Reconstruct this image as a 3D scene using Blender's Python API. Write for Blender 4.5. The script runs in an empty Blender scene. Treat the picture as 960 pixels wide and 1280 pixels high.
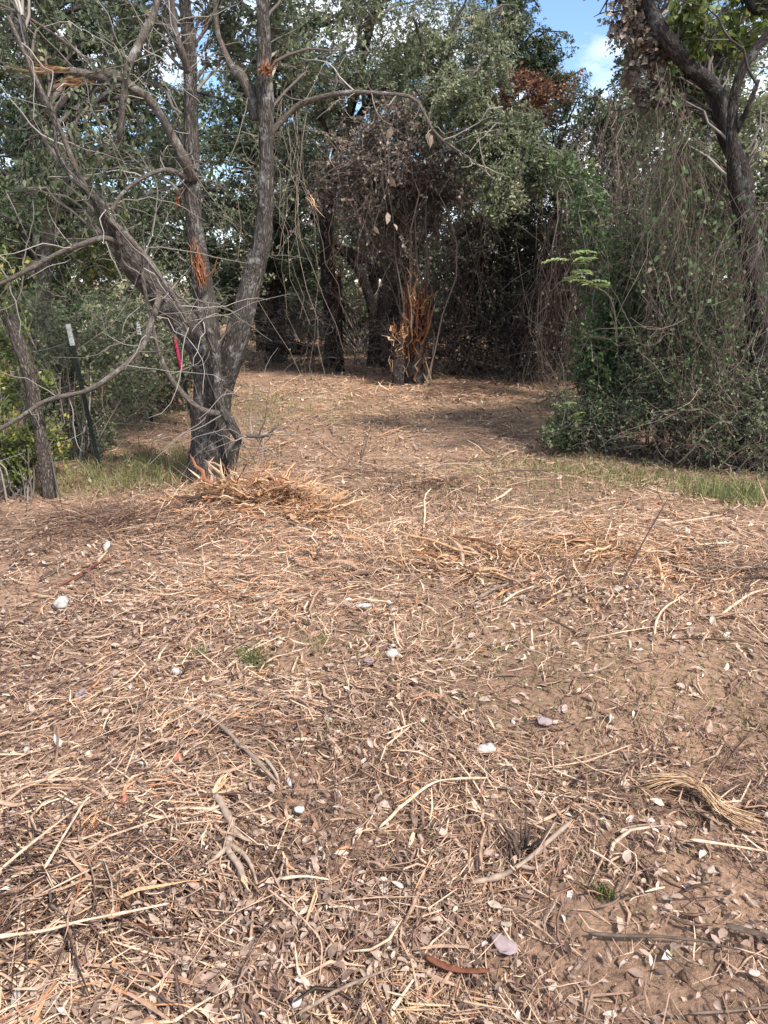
import bpy, math
import numpy as np
from mathutils import Vector, Matrix

# ------------------------------------------------------------------ camera, sky, sun, exposure
S = bpy.context.scene
COL = S.collection
F_PX = 963.0
CAM_H = 1.6
PITCH = math.atan(290 / F_PX)
cam = bpy.data.cameras.new('camera')
cam.sensor_fit = 'HORIZONTAL'
cam.angle = 2 * math.atan(480 / F_PX)
cam.clip_start = 0.05
cam.clip_end = 2000
cam_o = bpy.data.objects.new('camera', cam)
COL.objects.link(cam_o)
cam_o.location = (0, 0, CAM_H)
cam_o.rotation_euler = (math.pi / 2 - PITCH, 0, 0)
S.camera = cam_o

SUN_EL, SUN_AZ = math.radians(51), math.radians(138)      # azimuth clockwise from +Y (the view direction)
W = bpy.data.worlds.new('World'); S.world = W; W.use_nodes = True
wn, wl = W.node_tree.nodes, W.node_tree.links
wn.clear()
sky = wn.new('ShaderNodeTexSky'); sky.sky_type = 'NISHITA'; sky.sun_disc = False
sky.sun_elevation = SUN_EL; sky.sun_rotation = SUN_AZ
sky.air_density = 0.9; sky.dust_density = 0.15; sky.ozone_density = 4.0
bg = wn.new('ShaderNodeBackground'); bg.inputs['Strength'].default_value = 0.13
tc = wn.new('ShaderNodeTexCoord')
mp = wn.new('ShaderNodeMapping'); mp.inputs['Scale'].default_value = (1.0, 1.0, 2.2)
mp.inputs['Location'].default_value = (0.9, 0.5, 0.3)
cn = wn.new('ShaderNodeTexNoise'); cn.inputs['Scale'].default_value = 2.6; cn.inputs['Detail'].default_value = 8
cn.inputs['Roughness'].default_value = 0.58
cr = wn.new('ShaderNodeValToRGB'); cr.color_ramp.elements[0].position = 0.45; cr.color_ramp.elements[1].position = 0.57
mix = wn.new('ShaderNodeMixRGB'); mix.inputs[2].default_value = (6.2, 6.4, 6.8, 1)
out = wn.new('ShaderNodeOutputWorld')
wl.new(tc.outputs['Generated'], mp.inputs[0]); wl.new(mp.outputs[0], cn.inputs['Vector'])
wl.new(cn.outputs['Fac'], cr.inputs[0]); wl.new(cr.outputs[0], mix.inputs[0])
wl.new(sky.outputs[0], mix.inputs[1]); wl.new(mix.outputs[0], bg.inputs[0]); wl.new(bg.outputs[0], out.inputs[0])

sd = bpy.data.lights.new('sun', 'SUN'); sd.energy = 3.6; sd.angle = math.radians(6.0); sd.color = (1.0, 0.95, 0.87)
so = bpy.data.objects.new('sun', sd); COL.objects.link(so)
sv = Vector((math.sin(SUN_AZ) * math.cos(SUN_EL), math.cos(SUN_AZ) * math.cos(SUN_EL), math.sin(SUN_EL)))
so.rotation_euler = sv.to_track_quat('Z', 'Y').to_euler()
so.location = (10, 5, 20)

S.view_settings.view_transform = 'Standard'
S.view_settings.look = 'None'
S.view_settings.exposure = 1.03
S.view_settings.gamma = 1.0
S.view_settings.use_curve_mapping = False
S.cycles.max_bounces = 6
S.cycles.diffuse_bounces = 3
S.cycles.glossy_bounces = 2
S.cycles.transmission_bounces = 3
S.cycles.transparent_max_bounces = 4
S.cycles.caustics_reflective = False
S.cycles.caustics_refractive = False

# ------------------------------------------------------------------ helpers
rng = np.random.default_rng(11)
U = rng.uniform
N = rng.normal
def V3(*a): return np.array(a, float)

def _hash(i, j, k, seed):
    with np.errstate(over='ignore'):
        h = (i.astype(np.uint32) * np.uint32(374761393) + j.astype(np.uint32) * np.uint32(668265263)
             + k.astype(np.uint32) * np.uint32(2246822519) + np.uint32(seed * 3266489917 & 0xffffffff))
        h = (h ^ (h >> np.uint32(13))) * np.uint32(1274126177)
        h = h ^ (h >> np.uint32(16))
    return (h & np.uint32(0xffff)).astype(float) / 65535.0

def vnoise(p, seed=0):
    p = np.asarray(p, float)
    f0 = np.floor(p); t = p - f0; t = t * t * (3 - 2 * t)
    i = f0.astype(np.int64)
    r = 0
    for a in (0, 1):
        for b in (0, 1):
            for c in (0, 1):
                w = (t[..., 0] if a else 1 - t[..., 0]) * (t[..., 1] if b else 1 - t[..., 1]) * (t[..., 2] if c else 1 - t[..., 2])
                r = r + w * _hash(i[..., 0] + a, i[..., 1] + b, i[..., 2] + c, seed)
    return r * 2 - 1

def fbm(p, o=3, seed=0):
    r = 0; a = 1.0; p = np.asarray(p, float)
    for q in range(o):
        r = r + a * vnoise(p * (2.03 ** q), seed + q); a *= 0.5
    return r

CP, SP = math.cos(PITCH), math.sin(PITCH)
def ray(x, y):
    dx, dy = (x - 480) / F_PX, (640 - y) / F_PX
    return V3(dx, CP + dy * SP, -SP + dy * CP)
def P(x, y, d):
    r = ray(x, y); t = d / r[1]
    return V3(r[0] * t, d, CAM_H + r[2] * t)
def G0(x, y):
    r = ray(x, y); t = CAM_H / -r[2]
    return V3(r[0] * t, r[1] * t, 0)

MOUNDS = [(300, 636, .45, .05), (365, 640, .35, .03), (90, 1105, .34, .035), (60, 1180, .3, .02), (570, 695, .55, .06), (730, 690, .6, .06),
          (575, 490, .7, .10), (120, 650, .7, .03), (200, 640, .5, .02), (545, 610, .5, .06), (760, 745, .4, .04), (420, 1150, .25, .03), (930, 690, .6, .04)]
MW = [(G0(a, b), s, h) for a, b, s, h in MOUNDS]
def hgt(x, y):
    x = np.asarray(x, float); y = np.asarray(y, float)
    q = np.stack([x, y, np.zeros_like(x)], -1)
    r = 0.05 * fbm(q * 0.45, 2, 3) + 0.018 * fbm(q * 2.1, 2, 9) + 0.010 * fbm(q * 8, 2, 15)
    for c, s, h in MW:
        r = r + h * np.exp(-(((x - c[0]) ** 2 + (y - c[1]) ** 2) / (s * s)))
    return r
def G(x, y):
    z = 0.0
    r = ray(x, y)
    for _ in range(4):
        t = (CAM_H - z) / -r[2]
        z = float(hgt(r[0] * t, r[1] * t))
    return V3(r[0] * t, r[1] * t, z)

def mk_mesh(name, V, faces, attrs=None, smooth=True):
    V = np.asarray(V, np.float32).reshape(-1, 3)
    me = bpy.data.meshes.new(name)
    me.vertices.add(len(V)); me.vertices.foreach_set('co', V.ravel())
    lo = []; tot = []
    for f in faces:
        f = np.asarray(f, np.int32)
        if len(f) == 0: continue
        lo.append(f.ravel()); tot.append(np.full(len(f), f.shape[1], np.int32))
    lo = np.concatenate(lo); tot = np.concatenate(tot)
    st = np.concatenate([[0], np.cumsum(tot)[:-1]]).astype(np.int32)
    me.loops.add(len(lo)); me.loops.foreach_set('vertex_index', lo)
    me.polygons.add(len(tot)); me.polygons.foreach_set('loop_start', st); me.polygons.foreach_set('loop_total', tot)
    me.polygons.foreach_set('use_smooth', np.full(len(tot), smooth))
    me.update(calc_edges=True)
    for k, a in (attrs or {}).items():
        a = np.asarray(a, np.float32)
        if a.ndim == 2:
            at = me.attributes.new(k, 'FLOAT_VECTOR', 'POINT'); at.data.foreach_set('vector', a.ravel())
        else:
            at = me.attributes.new(k, 'FLOAT', 'POINT'); at.data.foreach_set('value', a)
    return me

class MB:
    """collects batches of tubes, ribbons and leaves and links them as one mesh"""
    def __init__(s): s.V = []; s.F = []; s.B = []; s.T = []; s.n = 0; s.M = []; s.mi = 0
    def add(s, V, F, bk=None, tint=None):
        V = V.reshape(-1, 3)
        s.V.append(V)
        for f in F:
            s.F.append(np.asarray(f) + s.n); s.M.append(np.full(len(f), s.mi))
        s.B.append(np.zeros_like(V) if bk is None else bk.reshape(-1, 3))
        s.T.append(np.zeros(len(V)) if tint is None else tint.ravel())
        s.n += len(V)
    def tubes(s, Pt, R, sides=3, tint=None, flat=1.0, cap=False):
        Pt = np.asarray(Pt, float)
        if Pt.ndim == 2: Pt = Pt[None]
        R = np.broadcast_to(np.asarray(R, float), Pt.shape[:2])
        n, k, _ = Pt.shape
        T = np.gradient(Pt, axis=1); T /= np.linalg.norm(T, axis=2, keepdims=True) + 1e-9
        mean = T.mean(1); ref = np.where(np.abs(mean[:, 2:3]) > 0.75, V3(1, .1, 0)[None], V3(.05, 0.1, 1)[None])[:, None]
        A = np.cross(T, ref); A /= np.linalg.norm(A, axis=2, keepdims=True) + 1e-9
        B = np.cross(T, A)
        ang = np.arange(sides) * 2 * math.pi / sides
        c, q = np.cos(ang), np.sin(ang) * flat
        V = Pt[:, :, None] + R[:, :, None, None] * (c[None, None, :, None] * A[:, :, None] + q[None, None, :, None] * B[:, :, None])
        sl = np.concatenate([np.zeros((n, 1)), np.cumsum(np.linalg.norm(np.diff(Pt, axis=1), axis=2), 1)], 1)
        off = U(0, 40, (n, 1, 1))
        bk = np.stack([R[:, :, None] * c + off, R[:, :, None] * q + off, np.broadcast_to(sl[:, :, None] + off, (n, k, sides))], -1)
        i = np.arange(n)[:, None, None] * k * sides; j = np.arange(k - 1)[None, :, None] * sides; m = np.arange(sides)[None, None]
        m2 = (m + 1) % sides
        q4 = np.stack(np.broadcast_arrays(i + j + m, i + j + m2, i + j + sides + m2, i + j + sides + m), -1).reshape(-1, 4)
        if tint is None: tint = U(0, 1, n)
        tt = np.broadcast_to(np.asarray(tint)[:, None, None], (n, k, sides))
        Fs = [q4]
        if cap:
            e0 = (np.arange(n)[:, None] * k * sides + np.arange(sides)[None, ::-1]); e1 = (np.arange(n)[:, None] * k * sides + (k - 1) * sides + np.arange(sides)[None])
            Fs += [e0, e1]
        s.add(V, Fs, bk, tt)
    def ribbons(s, Pt, Wd, up, tint=None):
        n, k, _ = Pt.shape
        T = np.gradient(Pt, axis=1)
        A = np.cross(T, up[:, None]); A /= np.linalg.norm(A, axis=2, keepdims=True) + 1e-9
        A = A * (np.broadcast_to(Wd, (n, k))[:, :, None] * 0.5)
        V = np.stack([Pt - A, Pt + A], 2)
        i = np.arange(n)[:, None] * k * 2; j = np.arange(k - 1)[None] * 2
        q4 = np.stack([i + j, i + j + 1, i + j + 3, i + j + 2], -1).reshape(-1, 4)
        if tint is None: tint = U(0, 1, n)
        s.add(V, [q4], None, np.broadcast_to(tint[:, None, None], (n, k, 2)))
    def leaves(s, Po, D, Nn, L, Wd, tint, detail=0):
        n = len(Po)
        D = D / (np.linalg.norm(D, axis=1, keepdims=True) + 1e-9)
        A = np.cross(D, Nn); A /= np.linalg.norm(A, axis=1, keepdims=True) + 1e-9
        Nn = np.cross(A, D)
        L = np.broadcast_to(L, n)[:, None]; Wd = np.broadcast_to(Wd, n)[:, None] * .5
        b = np.arange(n)[:, None]
        if detail == 0:
            V = np.stack([Po, Po + D * L * .45 + A * Wd, Po + D * L + Nn * L * .08, Po + D * L * .45 - A * Wd], 1)
            s.add(V, [b * 4 + np.array([[0, 1, 2, 3]])], None, np.repeat(tint, 4))
        else:
            V = np.stack([Po, Po + D * L * .3 + A * Wd + Nn * Wd * .35, Po + D * L * .68 + A * Wd * .8 + Nn * Wd * .3, Po + D * L - Nn * L * .12,
                          Po + D * L * .68 - A * Wd * .8 + Nn * Wd * .3, Po + D * L * .3 - A * Wd + Nn * Wd * .35, Po + D * L * .5], 1)
            f = [np.concatenate([b * 7 + np.array([[0, 1, 6]]), b * 7 + np.array([[1, 2, 6]]), b * 7 + np.array([[2, 3, 6]]), b * 7 + np.array([[3, 4, 6]]), b * 7 + np.array([[4, 5, 6]]), b * 7 + np.array([[5, 0, 6]])])]
            s.add(V, f, None, np.repeat(tint, 7))
    def build(s, name, mat, parent=None, base=None, smooth=True):
        V = np.concatenate(s.V)
        if base is None: base = V3(*parent.location) if parent is not None else V3(0, 0, 0)
        me = mk_mesh(name, V - base, s.F, {'bk': np.concatenate(s.B), 'tint': np.concatenate(s.T)}, smooth)
        mats = mat if isinstance(mat, (list, tuple)) else [mat]
        for m in mats: me.materials.append(m)
        if len(mats) > 1: me.polygons.foreach_set('material_index', np.concatenate(s.M).astype(np.int32))
        o = bpy.data.objects.new(name, me); COL.objects.link(o)
        if parent is not None: o.parent = parent
        else: o.location = base
        return o

def tag(o, label=None, cat=None, group=None, kind=None):
    if label: o['label'] = label
    if cat: o['category'] = cat
    if group: o['group'] = group
    if kind: o['kind'] = kind
    return o
def empty(name, loc):
    o = bpy.data.objects.new(name, None); COL.objects.link(o); o.location = loc; o.empty_display_size = .1
    return o
def copy_thing(o, loc, rz=0, sc=1.0, label=None):
    c = o.copy(); COL.objects.link(c); c.location = loc; c.rotation_euler = (0, 0, rz); c.scale = (sc, sc, sc)
    if label: c['label'] = label
    for ch in o.children:
        d = ch.copy(); COL.objects.link(d); d.parent = c
        for g in ch.children:
            e = g.copy(); COL.objects.link(e); e.parent = d
    return c

def curve(pts, n=24):
    """Catmull-Rom through control points; pts (m,4) = xyz + radius or (m,3)"""
    p = np.asarray(pts, float)
    p = np.vstack([2 * p[0] - p[1], p, 2 * p[-1] - p[-2]])
    m = len(p) - 3
    t = np.linspace(0, m - 1e-6, n); i = t.astype(int); f = (t - i)[:, None]
    a, b, c, d = p[i], p[i + 1], p[i + 2], p[i + 3]
    return 0.5 * (2 * b + (c - a) * f + (2 * a - 5 * b + 4 * c - d) * f ** 2 + (3 * b - a - 3 * c + d) * f ** 3)

def unit(n):
    v = N(size=(n, 3)); return v / np.linalg.norm(v, axis=1, keepdims=True)

# ------------------------------------------------------------------ materials
def mat(name):
    m = bpy.data.materials.new(name); m.use_nodes = True
    return m, m.node_tree.nodes, m.node_tree.links, m.node_tree.nodes['Principled BSDF']
def ramp(nodes, stops):
    r = nodes.new('ShaderNodeValToRGB'); e = r.color_ramp.elements
    e[0].position, e[0].color = stops[0][0], (*stops[0][1], 1)
    e[1].position, e[1].color = stops[-1][0], (*stops[-1][1], 1)
    for p, c in stops[1:-1]:
        q = e.new(p); q.color = (*c, 1)
    return r
def tint_mat(name, stops, rough=.6, transl=0.0, spec=.3, noise=None):
    """colour picked per piece from a ramp, with fine grain"""
    m, n, l, b = mat(name)
    a = n.new('ShaderNodeAttribute'); a.attribute_name = 'tint'
    r = ramp(n, stops); l.new(a.outputs['Fac'], r.inputs[0])
    col = r.outputs[0]
    if noise:
        tx = n.new('ShaderNodeTexCoord'); no = n.new('ShaderNodeTexNoise'); no.inputs['Scale'].default_value = noise; no.inputs['Detail'].default_value = 4
        l.new(tx.outputs['Object'], no.inputs['Vector'])
        mr = n.new('ShaderNodeMapRange'); mr.inputs[1].default_value = .3; mr.inputs[2].default_value = .7; mr.inputs[3].default_value = .62; mr.inputs[4].default_value = 1.3
        l.new(no.outputs['Fac'], mr.inputs[0])
        mx = n.new('ShaderNodeMixRGB'); mx.blend_type = 'MULTIPLY'; mx.inputs[0].default_value = 1
        l.new(col, mx.inputs[1]); l.new(mr.outputs[0], mx.inputs[2]); col = mx.outputs[0]
    l.new(col, b.inputs['Base Color'])
    b.inputs['Roughness'].default_value = rough; b.inputs['Specular IOR Level'].default_value = spec
    if transl:
        t = n.new('ShaderNodeBsdfTranslucent'); l.new(col, t.inputs[0])
        ms = n.new('ShaderNodeMixShader'); ms.inputs[0].default_value = transl
        o = n['Material Output']; l.new(b.outputs[0], ms.inputs[1]); l.new(t.outputs[0], ms.inputs[2]); l.new(ms.outputs[0], o.inputs[0])
    return m
def bark_mat(name, dark, mid, light, scale=1.0, lichen=None, bump=.6):
    m, n, l, b = mat(name)
    a = n.new('ShaderNodeAttribute'); a.attribute_name = 'bk'
    mp = n.new('ShaderNodeMapping'); mp.inputs['Scale'].default_value = (scale, scale, scale * .22); l.new(a.outputs['Vector'], mp.inputs[0])
    n1 = n.new('ShaderNodeTexNoise'); n1.inputs['Scale'].default_value = 70; n1.inputs['Detail'].default_value = 6; n1.inputs['Roughness'].default_value = .65
    vo = n.new('ShaderNodeTexVoronoi'); vo.feature = 'DISTANCE_TO_EDGE'; vo.inputs['Scale'].default_value = 52; vo.inputs['Randomness'].default_value = 1.0
    n3 = n.new('ShaderNodeTexNoise'); n3.inputs['Scale'].default_value = 16; n3.inputs['Detail'].default_value = 4; l.new(mp.outputs[0], n3.inputs['Vector'])
    wp = n.new('ShaderNodeMixRGB'); wp.blend_type = 'ADD'; wp.inputs[0].default_value = .12; l.new(mp.outputs[0], wp.inputs[1]); l.new(n3.outputs['Color'], wp.inputs[2])
    l.new(wp.outputs[0], n1.inputs['Vector']); l.new(wp.outputs[0], vo.inputs['Vector'])
    mr = n.new('ShaderNodeMapRange'); mr.inputs[1].default_value = 0; mr.inputs[2].default_value = .30; mr.inputs[3].default_value = .28; l.new(vo.outputs['Distance'], mr.inputs[0])
    mu = n.new('ShaderNodeMath'); mu.operation = 'MULTIPLY'; l.new(mr.outputs[0], mu.inputs[0]); l.new(n1.outputs['Fac'], mu.inputs[1])
    r = ramp(n, [(.08, dark), (.36, mid), (.66, light)]); l.new(mu.outputs[0], r.inputs[0])
    col = r.outputs[0]
    if lichen:
        n2 = n.new('ShaderNodeTexNoise'); n2.inputs['Scale'].default_value = 9; n2.inputs['Detail'].default_value = 7; n2.inputs['Roughness'].default_value = .7
        l.new(a.outputs['Vector'], n2.inputs['Vector'])
        m2 = n.new('ShaderNodeMapRange'); m2.inputs[1].default_value = .55; m2.inputs[2].default_value = .64; m2.inputs[4].default_value = .75; l.new(n2.outputs['Fac'], m2.inputs[0])
        mx = n.new('ShaderNodeMixRGB'); mx.inputs[2].default_value = (*lichen, 1); l.new(m2.outputs[0], mx.inputs[0]); l.new(col, mx.inputs[1]); col = mx.outputs[0]
    l.new(col, b.inputs['Base Color'])
    b.inputs['Roughness'].default_value = .88; b.inputs['Specular IOR Level'].default_value = .15
    bp = n.new('ShaderNodeBump'); bp.inputs['Strength'].default_value = bump; bp.inputs['Distance'].default_value = .02
    l.new(mu.outputs[0], bp.inputs['Height']); l.new(bp.outputs[0], b.inputs['Normal'])
    return m

M = {}
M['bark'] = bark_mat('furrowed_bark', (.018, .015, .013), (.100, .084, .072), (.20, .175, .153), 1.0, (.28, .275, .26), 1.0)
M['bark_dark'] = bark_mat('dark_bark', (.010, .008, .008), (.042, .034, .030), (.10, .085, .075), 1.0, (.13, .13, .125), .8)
M['limb'] = bark_mat('limb_bark', (.05, .04, .034), (.13, .105, .088), (.24, .205, .175), 2.2, (.30, .29, .27), .5)
M['post'] = bark_mat('weathered_post', (.014, .011, .010), (.12, .098, .082), (.27, .23, .195), 1.3, None, .9)
M['twig'] = tint_mat('grey_twig', [(0, (.055, .045, .038)), (.5, (.13, .105, .088)), (.85, (.22, .19, .16)), (1, (.36, .32, .28))], .8)
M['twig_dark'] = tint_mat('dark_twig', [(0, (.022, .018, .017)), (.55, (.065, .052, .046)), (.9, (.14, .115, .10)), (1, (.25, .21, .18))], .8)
M['vine'] = tint_mat('dead_vine', [(0, (.06, .042, .032)), (.5, (.15, .11, .085)), (.9, (.27, .21, .165)), (1, (.42, .35, .28))], .8)
M['oak_leaf'] = tint_mat('oak_leaf', [(0, (.044, .062, .032)), (.4, (.098, .128, .066)), (.75, (.18, .215, .118)), (.95, (.28, .31, .18)), (1, (.32, .28, .15))], .45, .30, .35)
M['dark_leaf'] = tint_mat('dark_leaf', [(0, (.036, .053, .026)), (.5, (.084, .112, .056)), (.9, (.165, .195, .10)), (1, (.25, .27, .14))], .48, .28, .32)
M['yellow_leaf'] = tint_mat('yellow_green_leaf', [(0, (.06, .085, .022)), (.5, (.12, .16, .04)), (.85, (.23, .26, .07)), (1, (.40, .34, .08))], .45, .4, .4)
M['green_leaf'] = tint_mat('green_leaf', [(0, (.045, .072, .030)), (.5, (.095, .145, .060)), (.9, (.17, .235, .10)), (1, (.25, .29, .11))], .5, .32, .22)
M['grey_leaf'] = tint_mat('grey_leaf', [(0, (.052, .058, .034)), (.5, (.11, .12, .070)), (.9, (.19, .195, .12)), (1, (.27, .25, .16))], .55, .25, .25)
M['lit_sage_leaf'] = tint_mat('lit_sage_leaf', [(0, (.09, .105, .056)), (.5, (.20, .225, .125)), (.9, (.34, .36, .21)), (1, (.44, .43, .25))], .5, .35, .3)  # brighter copy of the grey leaf, light on the foliage put into its colour
M['sprig_leaf'] = tint_mat('sprig_leaf', [(0, (.13, .19, .055)), (.6, (.26, .34, .12)), (1, (.40, .46, .22))], .35, .4, .5)
M['brown_leaf'] = tint_mat('brown_dead_leaf', [(0, (.07, .053, .043)), (.45, (.155, .118, .093)), (.85, (.26, .205, .165)), (1, (.42, .35, .29))], .65, .25, .25)
M['rust_leaf'] = tint_mat('rust_leaf', [(0, (.07, .032, .020)), (.5, (.19, .078, .042)), (1, (.34, .17, .095))], .6, .3, .3)
M['pale_leaf'] = tint_mat('pale_dead_leaf', [(0, (.20, .14, .105)), (.5, (.36, .275, .21)), (1, (.52, .45, .38))], .6, .2, .3, 60)
M['straw'] = tint_mat('shredded_wood', [(0, (.060, .036, .027)), (.22, (.19, .108, .076)), (.45, (.345, .214, .145)), (.64, (.485, .322, .216)), (.80, (.61, .450, .315)), (.90, (.55, .30, .155)), (1, (.42, .18, .090))], .7, .0, .25, 45)
M['litter_leaf'] = tint_mat('litter_leaf', [(0, (.08, .050, .038)), (.3, (.23, .150, .112)), (.6, (.37, .268, .207)), (.9, (.48, .375, .305)), (1, (.60, .52, .44))], .65, .0, .2, 50)
M['stick'] = tint_mat('stick_bark', [(0, (.060, .042, .033)), (.4, (.165, .115, .083)), (.7, (.30, .22, .165)), (1, (.44, .33, .235))], .75, 0, .25, 40)
M['grass'] = tint_mat('grass_blade', [(0, (.07, .095, .03)), (.45, (.15, .18, .06)), (.75, (.29, .28, .12)), (1, (.42, .34, .20))], .55, .3, .3)
M['torn'] = tint_mat('torn_wood', [(0, (.14, .050, .026)), (.45, (.30, .125, .060)), (.8, (.44, .27, .15)), (1, (.54, .40, .25))], .7, 0, .25, 60)
M['torn_pale'] = tint_mat('torn_pale_wood', [(0, (.30, .15, .075)), (.5, (.54, .33, .18)), (1, (.68, .50, .32))], .7, 0, .25, 60)

def plain(name, col, rough=.5, spec=.4, noise=None, amp=.3):
    m, n, l, b = mat(name)
    b.inputs['Roughness'].default_value = rough; b.inputs['Specular IOR Level'].default_value = spec
    tx = n.new('ShaderNodeTexCoord'); no = n.new('ShaderNodeTexNoise'); no.inputs['Scale'].default_value = noise or 30; no.inputs['Detail'].default_value = 5
    l.new(tx.outputs['Object'], no.inputs['Vector'])
    r = ramp(n, [(.3, tuple(c * (1 - amp) for c in col)), (.7, tuple(min(1, c * (1 + amp)) for c in col))])
    l.new(no.outputs['Fac'], r.inputs[0]); l.new(r.outputs[0], b.inputs['Base Color'])
    return m
M['steel'] = plain('painted_steel', (.016, .022, .018), .5, .4, 40, .5)
M['white_paint'] = plain('white_paint', (.50, .50, .47), .6, .3, 60, .35)
M['pink'] = plain('pink_tape', (.70, .05, .14), .5, .4, 30, .2)
M['wire'] = plain('galvanised_wire', (.26, .26, .25), .5, .5, 60, .3)
M['stone'] = plain('pale_limestone', (.38, .345, .31), .9, .1, 60, .5)
M['lilac_leaf'] = plain('dried_lilac_leaf', (.27, .205, .20), .6, .3, 40, .25)
M['red_leaf'] = plain('dried_red_leaf', (.42, .15, .10), .6, .3, 40, .3)

def soil_mat():
    m, n, l, b = mat('soil')
    tx = n.new('ShaderNodeTexCoord')
    def noise(sc, det=6, ro=.6):
        q = n.new('ShaderNodeTexNoise'); q.inputs['Scale'].default_value = sc; q.inputs['Detail'].default_value = det; q.inputs['Roughness'].default_value = ro
        l.new(tx.outputs['Object'], q.inputs['Vector']); return q
    a = noise(1.3); c = noise(38, 8, .7); d = noise(9, 6)
    r1 = ramp(n, [(.35, (.225, .142, .098)), (.55, (.312, .197, .132)), (.7, (.39, .236, .150))]); l.new(a.outputs['Fac'], r1.inputs[0])
    r2 = ramp(n, [(.3, (.38, .35, .33)), (.5, (1, 1, 1)), (.72, (1.5, 1.45, 1.4))]); l.new(c.outputs['Fac'], r2.inputs[0])
    mx = n.new('ShaderNodeMixRGB'); mx.blend_type = 'MULTIPLY'; mx.inputs[0].default_value = 1
    l.new(r1.outputs[0], mx.inputs[1]); l.new(r2.outputs[0], mx.inputs[2])
    l.new(mx.outputs[0], b.inputs['Base Color'])
    b.inputs['Roughness'].default_value = .95; b.inputs['Specular IOR Level'].default_value = .1
    ad = n.new('ShaderNodeMath'); ad.operation = 'ADD'; l.new(c.outputs['Fac'], ad.inputs[0]); l.new(d.outputs['Fac'], ad.inputs[1])
    bp = n.new('ShaderNodeBump'); bp.inputs['Strength'].default_value = .8; bp.inputs['Distance'].default_value = .03
    l.new(ad.outputs[0], bp.inputs['Height']); l.new(bp.outputs[0], b.inputs['Normal'])
    return m
M['soil'] = soil_mat()

# ------------------------------------------------------------------ ground
def ground():
    u = np.linspace(-1, 1, 201); x = np.sign(u) * (5 * np.abs(u) + 500 * np.abs(u) ** 6)
    v = np.linspace(0, 1, 301); y = -3 + 13 * v + 14 * v ** 3 + 620 * v ** 14
    X, Y = np.meshgrid(x, y)
    Z = hgt(X, Y)
    nx, ny = len(x), len(y)
    i = np.arange(ny - 1)[:, None] * nx + np.arange(nx - 1)[None]
    q = np.stack([i, i + 1, i + nx + 1, i + nx], -1).reshape(-1, 4)
    me = mk_mesh('ground', np.stack([X, Y, Z], -1), [q])
    me.materials.append(M['soil'])
    o = bpy.data.objects.new('ground', me); COL.objects.link(o)
    tag(o, 'reddish brown soil of the cleared path under the shredded wood', kind='structure')
ground()

# ------------------------------------------------------------------ litter (stuff)
def blobs(x, y, L):
    r = np.zeros_like(x)
    for px, py, s, w in L:
        c = G0(px, py); r = np.maximum(r, w * np.exp(-(((x - c[0]) ** 2 + (y - c[1]) ** 2) / (s * s))))
    return r
BARE = [(770, 1190, .36, .97), (850, 1240, .3, .95), (660, 1150, .16, .7), (760, 1060, .22, .6), (700, 870, .6, .9), (630, 790, .55, .75), (860, 1120, .35, .75), (900, 880, .5, .6), (640, 1010, .3, .5), (420, 1030, .25, .5), (460, 800, .4, .3), (330, 470, 1.2, .5), (120, 860, .3, .3)]
ORANGE = [(300, 645, .8, 1), (350, 655, .8, 1), (440, 670, .8, 1), (600, 690, .9, 1), (740, 690, .9, 1), (350, 730, .8, .6), (500, 740, .7, .5), (250, 900, .5, .35), (560, 980, .4, .4), (560, 600, .6, .5), (90, 1110, .42, .25), (40, 1180, .3, .2), (200, 1030, .35, .4), (600, 480, 1.5, .6), (830, 720, .6, .6), (320, 760, .7, .35), (540, 1130, .3, .2), (480, 490, 1.5, .5)]
CHIPS = [(330, 1150, .45, 1), (200, 1250, .4, 1), (480, 1200, .4, .8), (120, 800, .7, .8), (80, 700, .9, .7), (640, 760, .5, .7), (880, 1100, .4, .6), (500, 900, .6, .4), (150, 960, .5, .5)]

def scatter(n, dmin=1.05, dmax=22, ang=.76, power=0):
    d = U((dmin + .6) ** .5, (dmax + .6) ** .5, n) ** 2; a = U(-ang, ang, n)
    return d * np.sin(a), d * np.cos(a) - .6, d - .6

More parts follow.
